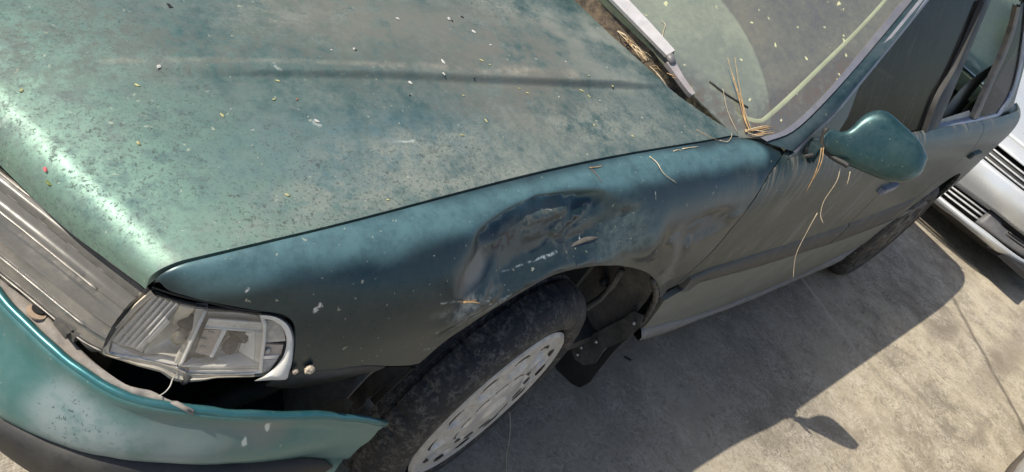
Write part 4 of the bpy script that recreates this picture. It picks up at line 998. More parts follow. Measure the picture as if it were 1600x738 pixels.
for u, v in ((371, 672), (431, 688), (382, 692), (457, 683), (420, 670)):
    q = at(u, v, Y=0.0); bmk.append((lambda n, q=q: n.blob(q, (0.0035, 0.01, 0.008), 0.4, n.warp(0.01, 80)), (0.60, 0.62, 0.55), 0.8, 0.0))
M_bump = paint('worn_bumper_paint', dust=0.15, chalk=0.45, speck=0.10, drops=0.3, marks=bmk, base=(0.050, 0.170, 0.178), chcol=(0.105, 0.225, 0.230), rough=0.30, coat=0.3)
BUMP = grid('front_bumper', brow, M_bump, CAR, sharp=60)
# raised lip along the top edge
tube('bumper_lip', [bpt(i, -0.003, BZ[i] + 0.001 + 0.0015 * math.sin(i * 1.7) * (1 if tS[i] > 8 else 0.3)) for i in range(nb)], 0.0055, paint('lip_paint', dust=0.15, chalk=0.2, speck=0, drops=0.3, base=(0.03, 0.15, 0.17), rough=0.3), BUMP, 8)
# rubber strip with a rounded end
srow = []; ids = [i for i in range(nb) if tS[i] <= 10.62]
for f, d in ((0.06, -0.004), (0.10, 0.006), (0.22, 0.013), (0.55, 0.016), (0.85, 0.010), (0.95, -0.003)):
    r = []
    for i in ids:
        zc, ze = st_(i, STZ), st_(i, BBZ); oc, oe = st_(i, STO), st_(i, BBO)
        k = max(0.0, (tS[i] - 9.75) / 0.85); k = math.sqrt(max(0, 1 - k * k)); thin = itp(tS[i], [0, 7, 9, 11], [1, 1, 0.62, 0.5])
        ff = 0.06 + (f - 0.06) * thin; cfr = 0.06 + 0.44 * thin; ff = cfr + (ff - cfr) * max(0.04, k)
        r.append(bpt(i, oc + (oe - oc) * ff + d * max(0.1, k), zc + (ze - zc) * ff))
    srow.append(r)
grid('rubber_strip', srow, M_rub, BUMP, sharp=50)
# dirty flange inside the top edge
fin = [(-30, 405), (0, 433), (40, 466), (72, 492), (95, 514), (112, 532), (140, 560), (165, 580), (195, 600), (218, 607), (237, 611), (262, 624), (300, 644)]
fin = spl([at(u, v, Z=0.558) for u, v in fin], 3)
fou = spl([at(u, v, Z=0.550) for u, v in ((-30, 437), (0, 468), (34, 502), (61, 529), (90, 555), (121, 579), (150, 598), (175, 612), (200, 623), (220, 629), (240, 633), (270, 638), (303, 646))], 3)
grid('bumper_flange', [[p + np.array([0.004, 0.004, -0.004]) for p in fou], [0.6 * a + 0.4 * b + np.array([0, 0, 0.003 * math.sin(i * 1.3)]) for i, (a, b) in enumerate(zip(fou, fin))], [0.2 * a + 0.8 * b + np.array([0, 0, 0.003 * math.sin(i * .8)]) for i, (a, b) in enumerate(zip(fou, fin))], fin, [p + np.array([0.012, 0.004, -0.02]) for p in fin]], M_ledge, BUMP, thick=0.003)
def disc(name, u, v, z, rx, ry, ang, mat, par, lift):
    c = at(u, v, Z=z); P = []
    for k in range(20):
        b = 2 * math.pi * k / 20; x, y = rx * math.cos(b), ry * math.sin(b)
        P.append(c + np.array([x * math.cos(ang) - y * math.sin(ang), x * math.sin(ang) + y * math.cos(ang), lift]))
    return slab(name, P, (0, 0, 1), 0.003, mat, par)
disc('flange_washer', 56, 491, 0.556, 0.0125, 0.0085, 2.0, plain('pale_rust', (0.34, 0.25, 0.18), 0.8, 0, 0.2, 50), BUMP, 0.004)
disc('flange_hole', 59, 489, 0.556, 0.0085, 0.0052, 2.0, M_cavity, BUMP, 0.0075)
# torn end pieces
slab('torn_bracket', [at(u, v, X=-0.385) for u, v in ((575, 622), (585, 634), (566, 655), (556, 650))], (-1, -1, 1), 0.004, plain('grey_primer', (0.12, 0.125, 0.13), 0.6, 0, 0.2, 30, dirt=0.4), BUMP)
slab('torn_bracket', [at(u, v, X=-0.375) for u, v in ((588, 643), (595, 652), (585, 659), (573, 655))], (-1, -1, 1), 0.004, M_body, BUMP)
slab('torn_bracket', [at(u, v, X=-0.40) for u, v in ((540, 655), (553, 645), (558, 650), (552, 660))], (-1, -1, 1), 0.004, M_ledge, BUMP)

# dark space behind the bumper with a hose and splash plates
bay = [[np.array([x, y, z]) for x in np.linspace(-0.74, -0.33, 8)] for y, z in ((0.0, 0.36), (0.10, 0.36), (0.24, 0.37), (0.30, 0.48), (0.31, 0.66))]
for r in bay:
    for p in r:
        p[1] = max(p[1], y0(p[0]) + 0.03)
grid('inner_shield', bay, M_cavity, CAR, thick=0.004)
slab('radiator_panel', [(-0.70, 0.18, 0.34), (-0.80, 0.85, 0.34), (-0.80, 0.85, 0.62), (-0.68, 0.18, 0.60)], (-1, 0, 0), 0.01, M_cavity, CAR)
hp = spl([at(u, v, Y=0.12) for u, v in ((440, 588), (405, 604), (372, 618), (338, 634), (305, 648), (285, 660))], 10)
tube('ribbed_hose', hp, [0.017 + (0.0025 if i % 2 else -0.001) for i in range(len(hp))], M_rub, CAR, 12)
slab('splash_plate', [at(u, v, X=-0.315) for u, v in ((478, 583), (520, 583), (575, 575), (641, 573), (577, 622), (560, 640), (520, 640), (500, 620))], (-1, -0.3, 0.3), 0.006, M_dusty, CAR)
slab('splash_edge', [at(u, v, X=-0.322) for u, v in ((641, 573), (646, 576), (585, 634), (578, 624))], (-1, -0.3, 0.3), 0.006, M_black, CAR)
lo = [MSb(*SP(u, v)) + np.array([0, 0.010, -0.006]) for u, v in ((455, 584), (480, 583), (520, 580), (570, 575), (610, 575))]
lo2 = [at(u, v, Y=0.055) for u, v in ((415, 600), (450, 604), (485, 600), (525, 593), (575, 583))]
grid('fender_flange', [spl(lo, 3), spl(lo2, 3)], M_dusty, CAR, thick=0.003)

box('lamp_bracket', at(286, 574, Z=0.560), (0.016, -0.006, 0), (0.003, 0.010, 0.003), (0, 0, 0.007), M_dusty, CAR, 0.35)
tube('bracket_boss', [at(283, 590, Z=0.555), at(304, 582, Z=0.555)], [0.010, 0.008], M_dusty, CAR, 10)
tube('loose_wire', spl([at(u, v, Z=0.562) for u, v in ((281, 574), (277, 584), (270, 592), (266, 603), (259, 612), (249, 619))], 4), 0.0008, M_greyl, CAR, 6)
slab('bay_strut', [at(u, v, Y=0.16) for u, v in ((330, 600), (420, 592), (424, 600), (334, 612))], (0, -1, 0.3), 0.006, M_rub, CAR)
slab('torn_bracket', [at(u, v, X=-0.42) for u, v in ((500, 640), (530, 622), (552, 628), (545, 648), (515, 654))], (-1, -1, 1), 0.004, M_dusty, CAR)
# ------------------------------------------------------------------ headlamp
KA, KB, KC = at(234, 456, Z=0.668), at(446, 500, Y=0.062), at(159, 548, Z=0.580)
KN = np.cross(KB - KA, KC - KA); KN /= np.linalg.norm(KN); KN = KN if KN @ (CP - KA) > 0 else -KN
htop = [(-60, 224), (0, 268), (60, 315), (120, 363), (180, 411), (227, 449)]
hbot = [(-70, 373), (0, 428), (45, 464), (92, 503), (130, 533), (160, 549)]
HT = spl([at(u, v, Z=0.668 - 0.004 * i / 5) for i, (u, v) in enumerate(htop)], 6); HB = spl([at(u, v, Z=0.580) for u, v in hbot], 6)
HT = [np.array([-0.845, 0.60, 0.675]), np.array([-0.83, 0.50, 0.672])] + HT; HB = [np.array([-0.885, 0.58, 0.58]), np.array([-0.865, 0.46, 0.58])] + HB
HN = np.cross(HT[-1] - HT[4], HB[4] - HT[4]); HN /= np.linalg.norm(HN); HN = HN if HN @ (CP - HT[4]) > 0 else -HN
LAMP = empty('headlight', tuple(HT[10]), None, None); LAMP.parent = CAR; LAMP.matrix_parent_inverse = Matrix.Translation(CAR.location).inverted()
def hl(i, f, d): return HT[i] + (HB[i] - HT[i]) * f + HN * (d + 0.016 * math.sin(math.pi * f))
fl_f = [0.13, 0.31, 0.57, 0.76]
rowsL = []
for f in sorted([0, 0.02, 0.05, 0.2, 0.4, 0.5, 0.66, 0.86, 0.95, 0.98, 1.0] + [q + e for q in fl_f for e in (-0.016, 0, 0.016)]):
    dd = 0.0025 if any(abs(f - q) < 0.004 for q in fl_f) else 0.0
    if f in (0, 1.0): dd = -0.02
    rowsL.append([hl(i, f, dd) for i in range(len(HT))] + [hl(len(HT) - 1, f, -0.025)])
grid('lens', rowsL, M_lens, LAMP, sharp=50)
M_flute = plain('lens_rib', (0.36, 0.335, 0.30), 0.25, 0.25, 0.15, 30, dirt=0.45, dirtcol=(0.19, 0.18, 0.165))
ne = len(HT)
for f, r, e1, e2 in ((0.0, 0.0050, 0.9, 1), (0.13, 0.0009, 0.84, 1), (0.31, 0.0030, 0.82, 2), (0.57, 0.0009, 0.86, 1), (0.76, 0.0022, 0.84, 2), (0.99, 0.0022, 1.0, 1)):
    k = int((ne - 1) * e1) + 1
    tube('lens_rib', [hl(i, f, 0.0018) for i in range(k)], [r * 0.6 * (0.9 + 0.2 * math.sin(i * 1.3)) for i in range(k)], M_flute, LAMP, 8, 0.6)
grid('reflector', [[hl(i, f, -0.012 - 0.05 * math.sin(math.pi * f)) for i in range(len(HT))] for f in np.linspace(0.02, 0.98, 9)], M_dullch, LAMP)
grid('lamp_case', [[hl(i, f, -0.075) for i in range(len(HT))] for f in (-0.1, 0.5, 1.25)], M_black, LAMP, thick=0.01)
# dirty gap rail over the lamp and the brown frame at its outer end
tube('nose_seal', [p + np.array([0.006, 0, 0.014]) for p in HT], 0.006, M_dusty, CAR, 8)
c0 = [hl(ne - 1, f, 0.001) for f in np.linspace(-0.02, 1.02, 10)]
cc1 = [onp(u, v, KA - KN * 0.006, KN) for u, v in zip([234, 227, 217, 206, 195, 184, 175, 167, 160, 156], [453, 461, 470, 480, 490, 502, 515, 527, 538, 548])]
grid('lamp_end_frame', [[p - HN * 0.02 for p in c0], c0, [0.5 * (a + b) for a, b in zip(c0, cc1)], cc1, [p - HN * 0.02 for p in cc1]], plain('brown_lamp_frame', (0.13, 0.115, 0.095), 0.6, 0, 0.2, 25, dirt=0.6, dirtcol=(0.2, 0.18, 0.15)), LAMP)
under = [[hl(i, 1.0, -0.002) for i in range(8, ne)], [hl(i, 1.10, -0.012) + np.array([0, 0, -0.004 * math.sin(i)]) for i in range(8, ne)], [hl(i, 1.16, -0.05) for i in range(8, ne)]]
grid('lamp_chin', under, M_dusty, LAMP, thick=0.003)
box('lamp_clip', at(110, 508, Z=0.578), (0.012, 0.003, 0), (0.004, -0.020, 0.0), (0, 0, 0.008), M_dusty, LAMP, 0.4)
box('lamp_clip', at(79, 362, Z=0.640), (0.012, 0.003, 0), (0.002, -0.016, 0.0), (0, 0, 0.005), M_pale, LAMP, 0.4)

# ------------------------------------------------------------------ corner lamp without its lens
def L(X, Y, d=0.0): return onp(140 + X / 3.885, 430 + Y / 3.885, KA - KN * (d * 0.5 if d > 0 else d), KN)
CL = empty('corner_lamp', tuple(L(640, 380, 0.05)), None, None); CL.parent = CAR; CL.matrix_parent_inverse = Matrix.Translation(CAR.location).inverted()
CL['label'] = 'chipped clear corner lamp with cream rim'
def LS(name, pts, mat, th=0.003):
    "small plate, points (X,Y,depth)"
    P = [L(*p) for p in pts]
    n = np.cross(P[1] - P[0], P[2] - P[0]); n = n if n @ (CP - P[0]) > 0 else -n
    return slab(name, P, n, th, mat, CL)
outl = [(370, 92), (270, 180), (165, 300), (100, 380), (72, 462), (110, 494), (200, 522), (300, 556), (430, 590), (500, 638), (590, 650), (700, 640), (770, 626), (950, 620), (1000, 618)]
inl = [(394, 122), (292, 208), (195, 315), (142, 385), (122, 470), (170, 483), (235, 492), (300, 504), (420, 528), (520, 556), (590, 590), (700, 601), (780, 602), (950, 598), (1000, 594)]
outs = spl([(a[0], a[1]) for a in outl], 3); ins = spl(inl, 3)
grid('lamp_rim', [[L(*p, 0.045) for p in outs], [L(*p, 0.002) for p in outs], [L(*(0.8 * a + 0.2 * b), -0.002) for a, b in zip(outs, ins)], [L(*(0.5 * a + 0.5 * b), 0.002 + 0.001 * math.sin(i)) for i, (a, b) in enumerate(zip(outs, ins))], [L(*(0.15 * a + 0.85 * b), -0.001) for a, b in zip(outs, ins)], [L(*p, 0.004) for p in ins], [L(*p, 0.035) for p in ins]], M_cream, CL, sharp=45)
back = outl[:15] + [(1190, 600), (1235, 360), (1150, 262), (1040, 240), (720, 205), (550, 172), (450, 128)]
LS('lamp_back', [(a, b, 0.050) for a, b in back], M_greyl)
# louvres
tp = [(398, 128), (432, 140), (466, 152), (500, 164), (532, 176), (552, 186)]
bt = [(140, 402), (180, 424), (216, 432), (250, 440), (285, 452), (318, 470)]
for i in range(5):
    a, b, c, d = tp[i], tp[i + 1], bt[i + 1], bt[i]
    LS('louvre', [(*a, 0.006), (*b, 0.020), (*c, 0.022), (*d, 0.008)], M_chrome, 0.002)
LS('lamp_floor', [(128, 476, 0.012), (300, 500, 0.012), (420, 470, 0.04), (318, 470, 0.026), (142, 410, 0.022)], M_dullch)
LS('lamp_floor', [(300, 500, 0.012), (530, 546, 0.012), (575, 470, 0.045), (430, 468, 0.045)], M_pale)
def bowl(pts, cx, cy, rad, d0, d1, mat, name='bulb_reflector'):
    rows = []
    P = spl([(x, y) for x, y in pts] + [pts[0]], 4)[:-1]
    for f in np.linspace(0, 1, 8):
        r = []
        for p in P:
            v = np.array(p) - (cx, cy); q = np.array((cx, cy)) + v / (np.linalg.norm(v)) * (rad + (np.linalg.norm(v) - rad) * (1 - f))
            r.append(L(q[0], q[1], d0 + (d1 - d0) * (1 - (1 - f) ** 2)))
        rows.append(r)
    return grid(name, rows, mat, CL, closed=True)
bowl([(480, 275), (552, 190), (650, 205), (650, 300), (600, 420), (560, 500), (440, 480), (330, 470), (400, 380)], 580, 335, 40, 0.014, 0.055, M_dullch)
LS('lamp_fin', [(474, 272, 0.008), (490, 284, 0.014), (366, 412, 0.014), (346, 404, 0.008)], M_chrome)
LS('lamp_fin', [(548, 188, 0.006), (640, 205, 0.008), (555, 300, 0.05), (470, 320, 0.05)], M_cream)
def bulb(cx, cy, gl, sc=1.0):
    c = L(cx, cy, 0.030); ax = L(cx, cy, 0.0) - L(cx, cy, 0.02); ax /= np.linalg.norm(ax); up = np.cross(ax, (0.3, 0.2, 0.9)); up /= np.linalg.norm(up); rt = np.cross(ax, up)
    ax = ax * 0.5 + (L(cx - 30, cy + 40, 0) - L(cx, cy, 0)) / np.linalg.norm(L(cx - 30, cy + 40, 0) - L(cx, cy, 0)) * 0.7; ax /= np.linalg.norm(ax); up = np.cross(ax, (0.3, 0.2, 0.9)); up /= np.linalg.norm(up); rt = np.cross(ax, up)
    ring = lambda r, h: [c + ax * h * sc + r * sc * (up * math.cos(t) + rt * math.sin(t)) for t in np.linspace(0, 2 * math.pi, 17)[:-1]]
    grid('bulb_socket', [ring(0.012, -0.016), ring(0.0135, -0.008), ring(0.0125, 0.0), ring(0.010, 0.001), ring(0.009, -0.006)], M_rub, CL, closed=True, sharp=40)
    grid('bulb', [ring(0.006, -0.004), ring(0.0068, 0.004), ring(0.0085, 0.010), ring(0.0085, 0.016), ring(0.006, 0.021), ring(0.001, 0.0225)], gl, CL, closed=True, cap=True)
bulb(585, 325, M_fog, 1.0)
LS('lamp_divider', [(644, 205, 0.002), (718, 210, 0.002), (655, 350, 0.004), (600, 470, 0.004), (560, 545, 0.0), (515, 535, 0.0), (560, 460, 0.006), (625, 330, 0.006)], M_greyl, 0.012)
tube('divider_rib', [L(705, 215, -0.002), L(625, 385, -0.001), L(565, 520, -0.003), L(548, 548, -0.003)], 0.0022, M_pale, CL, 6)
LS('lamp_slat', [(715, 222, 0.012), (900, 228, 0.012), (1010, 244, 0.012), (1055, 290, 0.018), (900, 276, 0.020), (722, 266, 0.020)], M_dullch)
LS('lamp_slat', [(722, 268, 0.002), (900, 280, 0.002), (1058, 294, 0.002), (1062, 345, 0.014), (880, 330, 0.014), (698, 318, 0.012)], M_chrome)
tube('slat_edge', [L(724, 268, -0.001), L(900, 280, -0.001), L(1058, 294, -0.001)], 0.0016, M_pale, CL, 6)
tube('slat_edge', [L(698, 318, 0.010), L(880, 331, 0.012), L(1062, 345, 0.012)], 0.0014, M_pale, CL, 6)
bowl([(830, 342), (955, 348), (1040, 360), (1040, 530), (880, 545), (640, 520), (745, 480)], 890, 385, 42, 0.016, 0.058, M_dullch)
LS('amber_insert', [(695, 332, 0.012), (800, 336, 0.012), (728, 492, 0.010), (640, 468, 0.010)], M_pink, 0.008)
for X, Y in ((738, 350), (690, 385), (690, 436)): 
    q = L(X, Y, 0.009); grid('insert_stud', [[q + KN * h + r * (np.array([math.cos(t), math.sin(t), 0]) - KN * (KN @ np.array([math.cos(t), math.sin(t), 0]))) for t in np.linspace(0, 6.283, 9)[:-1]] for r, h in ((0.004, -0.002), (0.004, 0.001), (0.002, 0.002))], M_pink, CL, closed=True, cap=True)
LS('lamp_fin', [(806, 334, 0.006), (832, 338, 0.006), (748, 500, 0.004), (728, 498, 0.004)], M_pale, 0.010)
bulb(893, 378, plain('dark_bulb', (0.03, 0.03, 0.035), 0.15, 0.3, 0.1), 1.05)
LS('lamp_wall', [(948, 350, 0.014), (1004, 346, 0.010), (1000, 522, 0.010), (905, 462, 0.045)], M_pale)
LS('lamp_wall', [(1006, 346, 0.010), (1056, 350, 0.004), (1042, 545, 0.004), (1002, 522, 0.010)], M_greyl)
LS('lamp_floor', [(562, 548, 0.004), (622, 500, 0.030), (745, 505, 0.036), (915, 468, 0.045), (1038, 545, 0.008), (900, 556, 0.003), (700, 556, 0.003)], M_pale)
tube('divider_rib', [L(1040, 240, 0.002), L(1064, 300, -0.001), L(1058, 400, -0.001), L(1044, 500, -0.001), L(1036, 585, 0.0)], 0.0024, M_pale, CL, 8)
LS('lamp_slat', [(605, 562, 0.002), (820, 562, 0.002), (1034, 556, 0.002), (1034, 576, 0.012), (820, 580, 0.012), (605, 580, 0.012)], M_dullch)
LS('lamp_slat', [(605, 584, 0.000), (820, 582, 0.000), (1034, 578, 0.000), (1030, 598, 0.010), (820, 603, 0.010), (600, 600, 0.010)], M_chrome)
LS('lamp_pocket', [(1064, 272, 0.010), (1130, 280, 0.010), (1172, 300, 0.010), (1190, 400, 0.010), (1066, 412, 0.014)], M_dullch)
LS('lamp_pocket', [(1064, 420, 0.008), (1176, 425, 0.008), (1160, 488, 0.008), (1048, 486, 0.008)], M_pink)
LS('lamp_slat', [(1046, 492, 0.004), (1152, 488, 0.004), (1140, 510, 0.008), (1044, 512, 0.008)], M_chrome)
LS('lamp_pocket', [(1042, 516, 0.008), (1140, 512, 0.008), (1090, 580, 0.008), (1036, 600, 0.008)], M_greyl)
q = L(1086, 456, 0.006); grid('lamp_screw', [[q + KN * h + r * np.array([math.cos(t), 0.4 * math.sin(t), math.sin(t)]) for t in np.linspace(0, 6.283, 11)[:-1]] for r, h in ((0.004, -0.002), (0.004, 0.002), (0.0025, 0.003))], M_steel, CL, closed=True, cap=True)
cre_o = spl([(1036, 233), (1095, 238), (1150, 252), (1200, 284), (1228, 322), (1244, 372), (1240, 450), (1226, 540), (1208, 600), (1190, 634), (1100, 638), (1000, 644)], 3)
cre_i = spl([(1042, 268), (1085, 270), (1125, 282), (1165, 312), (1186, 350), (1196, 400), (1190, 450), (1172, 500), (1140, 545), (1105, 580), (1060, 612), (1004, 640)], 3)
grid('lens_remnant', [[L(*p, 0.03) for p in cre_o], [L(*p, 0.0) for p in cre_o], [L(*(0.7 * a + 0.3 * b), -0.006) for a, b in zip(cre_o, cre_i)], [L(*(0.3 * a + 0.7 * b), -0.006) for a, b in zip(cre_o, cre_i)], [L(*p, -0.002) for p in cre_i], [L(*p, 0.008) for p in cre_i]], M_pale, CL, sharp=60)
cov = [(388, 118), (292, 205), (195, 312), (142, 382), (124, 468), (170, 481), (300, 502), (420, 526), (520, 552), (590, 586), (700, 598), (950, 596), (1036, 588), (1048, 500), (1062, 400), (1068, 300), (1042, 246), (900, 226), (720, 206), (550, 174), (450, 134)]
panel('clear_lens', lambda a, b: L(a * 1000, b * 1000, -0.004 - 0.006 * math.sin(min(1, max(0, (a * 1000 - 120) / 950)) * math.pi)), [np.array(q) / 1000 for q in cov], 0.06, clear('scuffed_clear_lens', (0.95, 0.95, 0.94), 0.035, (0.5, 0.48, 0.44), 0.04, gloss=1.0), CL, sign=1, edge=0.006, depth=0.002)
trl = spl([(378, 62), (520, 108), (700, 150), (900, 195), (1060, 214), (1160, 232), (1230, 272), (1262, 330), (1262, 420), (1246, 540)], 3)
grid('lamp_gap_seal', [[L(*p, 0.03) for p in trl], [L(p[0], p[1] + 4, 0.004) for p in trl], [L(p[0] - (8 if p[0] > 1100 else 0), p[1] + (16 if p[0] < 1200 else 4), 0.004) for p in trl], [L(p[0] - (10 if p[0] > 1100 else 0), p[1] + (20 if p[0] < 1200 else 4), 0.03) for p in trl]], M_black, CL)
LS('lamp_top_rail', [(392, 116, 0.008), (550, 165, 0.010), (720, 200, 0.010), (900, 218, 0.010), (1038, 234, 0.010), (1036, 246, 0.012), (900, 230, 0.014), (716, 214, 0.014), (548, 182, 0.014), (394, 126, 0.014)], M_dusty)

# ------------------------------------------------------------------ door mirror
up_ = [(1287, 214), (1294, 205), (1302, 202), (1315, 206), (1329, 200), (1346, 182), (1365, 172), (1386, 173), (1410, 193), (1430, 212), (1441, 226), (1447, 241)]
lo_ = [(1287, 226), (1290, 234), (1299, 244), (1314, 254), (1334, 263), (1352, 271), (1371, 279), (1390, 285), (1411, 286), (1431, 279), (1442, 268), (1448, 252)]
xs_ = np.linspace(0.695, 0.80, 11)
dep = [0.009, 0.012, 0.016, 0.021, 0.028, 0.035, 0.039, 0.040, 0.037, 0.029, 0.020, 0.010]
MIR = None; mrow = []
def msec(a, b, X, d, k=0, seg=28):
    A, B = at(*a, X=X - 0.012 * min(1, d / 0.02)), at(*b, X=X + 0.012 * min(1, d / 0.02)); c = 0.5 * (A + B); vd = c - CP; vd /= np.linalg.norm(vd)
    h = 0.5 * (A - B); c = c + vd * d * 0.9; r = []
    for t in range(seg):
        q = 2 * math.pi * t / seg; cs, sn = math.cos(q), math.sin(q); e = 0.8
        r.append(c + h * math.copysign(abs(cs) ** e, cs) - vd * d * math.copysign(abs(sn) ** e, sn))
    return r
U2 = spl(up_, 3); L2 = spl(lo_, 3); D2 = [q[0] for q in spl([(d, 0) for d in dep], 3)]; X2 = 0.655 + 0.155 * np.linspace(0, 1, len(U2)) ** 1.1
mrow = [msec(a, b, x, d) for a, b, x, d in zip(U2, L2, X2, D2)]
tipc = sum(mrow[-1]) / len(mrow[-1]); tdir = mrow[-1][0] * 0; tdir = tipc - sum(mrow[-4]) / len(mrow[-4]); tdir /= np.linalg.norm(tdir)
for f, h in [(math.cos(q), 0.002 * math.sin(q)) for q in (0.3, 0.6, 0.9, 1.2, 1.45)]:
    mrow.append([tipc + (p - tipc) * f + tdir * h for p in mrow[len(U2) - 1]])
MIR = grid('door_mirror', mrow, M_mirr, CAR, closed=True, cap=True)
gk = [at(u, v, X=0.70) for u, v in ((1290, 236), (1303, 247), (1320, 256), (1325, 260))]
tube('mirror_gasket', spl([at(1292, 200, X=0.70), at(1286, 216, X=0.70), at(1284, 228, X=0.70)] + gk, 3), 0.006, M_rub, MIR, 8)
box('mirror_foot', at(1272, 234, X=0.71), (0.03, 0.004, 0), (0, 0.02, 0), (0, 0.004, 0.024), M_body, MIR, 0.3)
bs = [at(u, v, X=0.67) for u, v in ((1232, 248), (1250, 246), (1271, 242))]
tube('mirror_seal', bs, 0.006, M_rub, MIR, 8, 0.7)
print('mirror tip', tipc, 'root', mrow[0][0])
# ------------------------------------------------------------------ silver car behind
M_silv = NT('silver_paint')
_f = M_silv.noise(300, 2, 0.5); _d = M_silv.mr(M_silv.noise(6, 5, 0.6), 0.4, 0.7)
M_silv.set(Base_Color=M_silv.mix(M_silv.mul(_d, 0.3), (0.62, 0.64, 0.65), (0.46, 0.45, 0.42)), Metallic=0.45, Roughness=M_silv.mr(_d, 0, 1, 0.26, 0.40))
M_silv = M_silv.m
M_gril = plain('grille_black', (0.012, 0.012, 0.013), 0.5, 0, 0.3, 30)
M_fog2 = plain('grey_fog_surround', (0.085, 0.085, 0.09), 0.5, 0, 0.2, 12, dirt=0.4, dirtcol=(0.16, 0.15, 0.135))
M_slat = plain('silver_slat', (0.50, 0.51, 0.52), 0.35, 0.5, 0.08, 30, dirt=0.3)
SVC = 0.30
SX = [(0.12, 4.00), (0.165, 3.92), (0.20, 3.88), (0.235, 3.875), (0.27, 3.91), (0.32, 3.925), (0.42, 3.90), (0.52, 3.925), (0.60, 3.98), (0.66, 4.06), (0.72, 4.20), (0.80, 4.48), (0.88, 4.95)]
SXd = spl(SX, 8)
sz_ = [p[0] for p in SXd]; sx_ = [p[1] for p in SXd]
def MVs(y, z):
    k = max(0.0, abs(y - SVC) - 0.30) / 0.60
    return np.array([itp(z, sz_, sx_) + 0.07 * ((y - SVC) / 0.6) ** 2 + 0.42 * k ** 3.2, y, z])
def offx(d): return lambda y, z: MVs(y, z) + np.array([d, 0, 0])
def VP(u, v): g = at(u, v, X=3.95); return np.array(sv(MVs, u, v, g[1], min(max(g[2], 0.15), 0.8)))
SIL = empty('silver_car', (5.6, SVC, 0), 'silver car with black slatted grilles, nose close behind the teal sedan', 'car')
def vln(pts, n=4): return spl([VP(*p) for p in pts], n)
ugt = vln([(1566, 236), (1583, 249), (1600, 262)]); ugb = vln([(1548, 257), (1570, 274), (1593, 293)])
lgt = vln([(1480, 279), (1508, 299), (1556, 334), (1600, 369)]); 
lipt = vln([(1476, 313), (1495, 328), (1518, 346), (1548, 368), (1600, 406)])
lipb = vln([(1466, 321), (1500, 346), (1545, 383), (1600, 424)])
zu_t, zu_b = float(np.mean([a[1] for a in ugt])), float(np.mean([a[1] for a in ugb]))
zl_t = [a for a in lgt]; zlp = [a for a in lipt]; zlb = [a for a in lipb]
print('silver z', zu_t, zu_b, [tuple(np.round(a, 3)) for a in lgt[::4]], [tuple(np.round(a, 3)) for a in lipt[::4]], [tuple(np.round(a, 3)) for a in lipb[::4]])
def ipz(L, y):
    s = sorted([(a[0], a[1]) for a in L]); return itp(y, [q[0] for q in s], [q[1] for q in s])
ys = np.linspace(-0.60, 1.20, 46)
def sgrid(name, fz, mat, par, d=0.0, ys=ys, nz=6, thick=0.005, prof=0.0):
    rows = []
    for f in np.linspace(0, 1, nz):
        rows.append([MVs(y, fz(y)[0] + (fz(y)[1] - fz(y)[0]) * f) + np.array([d - prof * math.sin(math.pi * f) ** 0.5, 0, 0]) for y in ys])
    return grid(name, rows, mat, par, thick=thick)
sgrid('nose_backing', lambda y: (0.16, 0.66), M_gril, SIL, 0.07)
sgrid('bumper_cover', lambda y: (ipz(lgt, y) + 0.004, zu_b - 0.004), M_silv, SIL, nz=10)
sgrid('bumper_lip', lambda y: (ipz(lipb, y), ipz(lipt, y)), M_silv, SIL, nz=6, prof=0.012)
sgrid('chin', lambda y: (0.13, ipz(lipb, y) - 0.003), M_gril, SIL, 0.02)
for f in (0.04, 0.36, 0.68):
    sgrid('upper_slat', lambda y, f=f: (zu_b + (zu_t - zu_b) * f, zu_b + (zu_t - zu_b) * (f + 0.06)), M_slat, SIL, 0.020, ys=np.linspace(-0.24, 0.84, 30), nz=4, prof=0.002)
for f in (0.18, 0.42, 0.66, 0.92):
    sgrid('lower_slat', lambda y, f=f: (ipz(lipt, y) + (ipz(lgt, y) - ipz(lipt, y)) * f, ipz(lipt, y) + (ipz(lgt, y) - ipz(lipt, y)) * f + 0.006), M_slat, SIL, 0.020, ys=np.linspace(-0.10, 0.70, 26), nz=4, prof=0.002)
for s in (-1, 1):
    y1 = np.linspace(0.40, 0.86, 14) * s + SVC
    sgrid('fog_surround', lambda y: (ipz(lipt, y) + 0.004, ipz(lgt, y) - 0.030 + 0.02 * (abs(y - SVC) < 0.48)), M_fog2, SIL, 0.018, ys=y1, nz=5, prof=0.010)
    for f in (0.45, 0.62):
        sgrid('fog_slat', lambda y, f=f: (ipz(lipt, y) + (ipz(lgt, y) - ipz(lipt, y)) * f, ipz(lipt, y) + (ipz(lgt, y) - ipz(lipt, y)) * f + 0.008), M_gril, SIL, 0.006, ys=np.linspace(0.55, 0.80, 10) * s + SVC, nz=3)
sgrid('bonnet_edge', lambda y: (zu_t + 0.004, 0.66), M_silv, SIL, nz=6)
bn = [[MVs(y, z) for y in ys] for z in np.linspace(0.66, 0.88, 16)]
bn += [[np.array([5.15, y, 0.93 - 0.05 * ((y - SVC) / 0.9) ** 2]) for y in ys], [np.array([5.75, y, 1.30 - 0.08 * ((y - SVC) / 0.9) ** 2]) for y in ys], [np.array([6.9, y, 1.36 - 0.08 * ((y - SVC) / 0.9) ** 2]) for y in ys], [np.array([7.9, y, 0.9]) for y in ys]]
grid('body_top', bn, M_silv, SIL, thick=0.01)
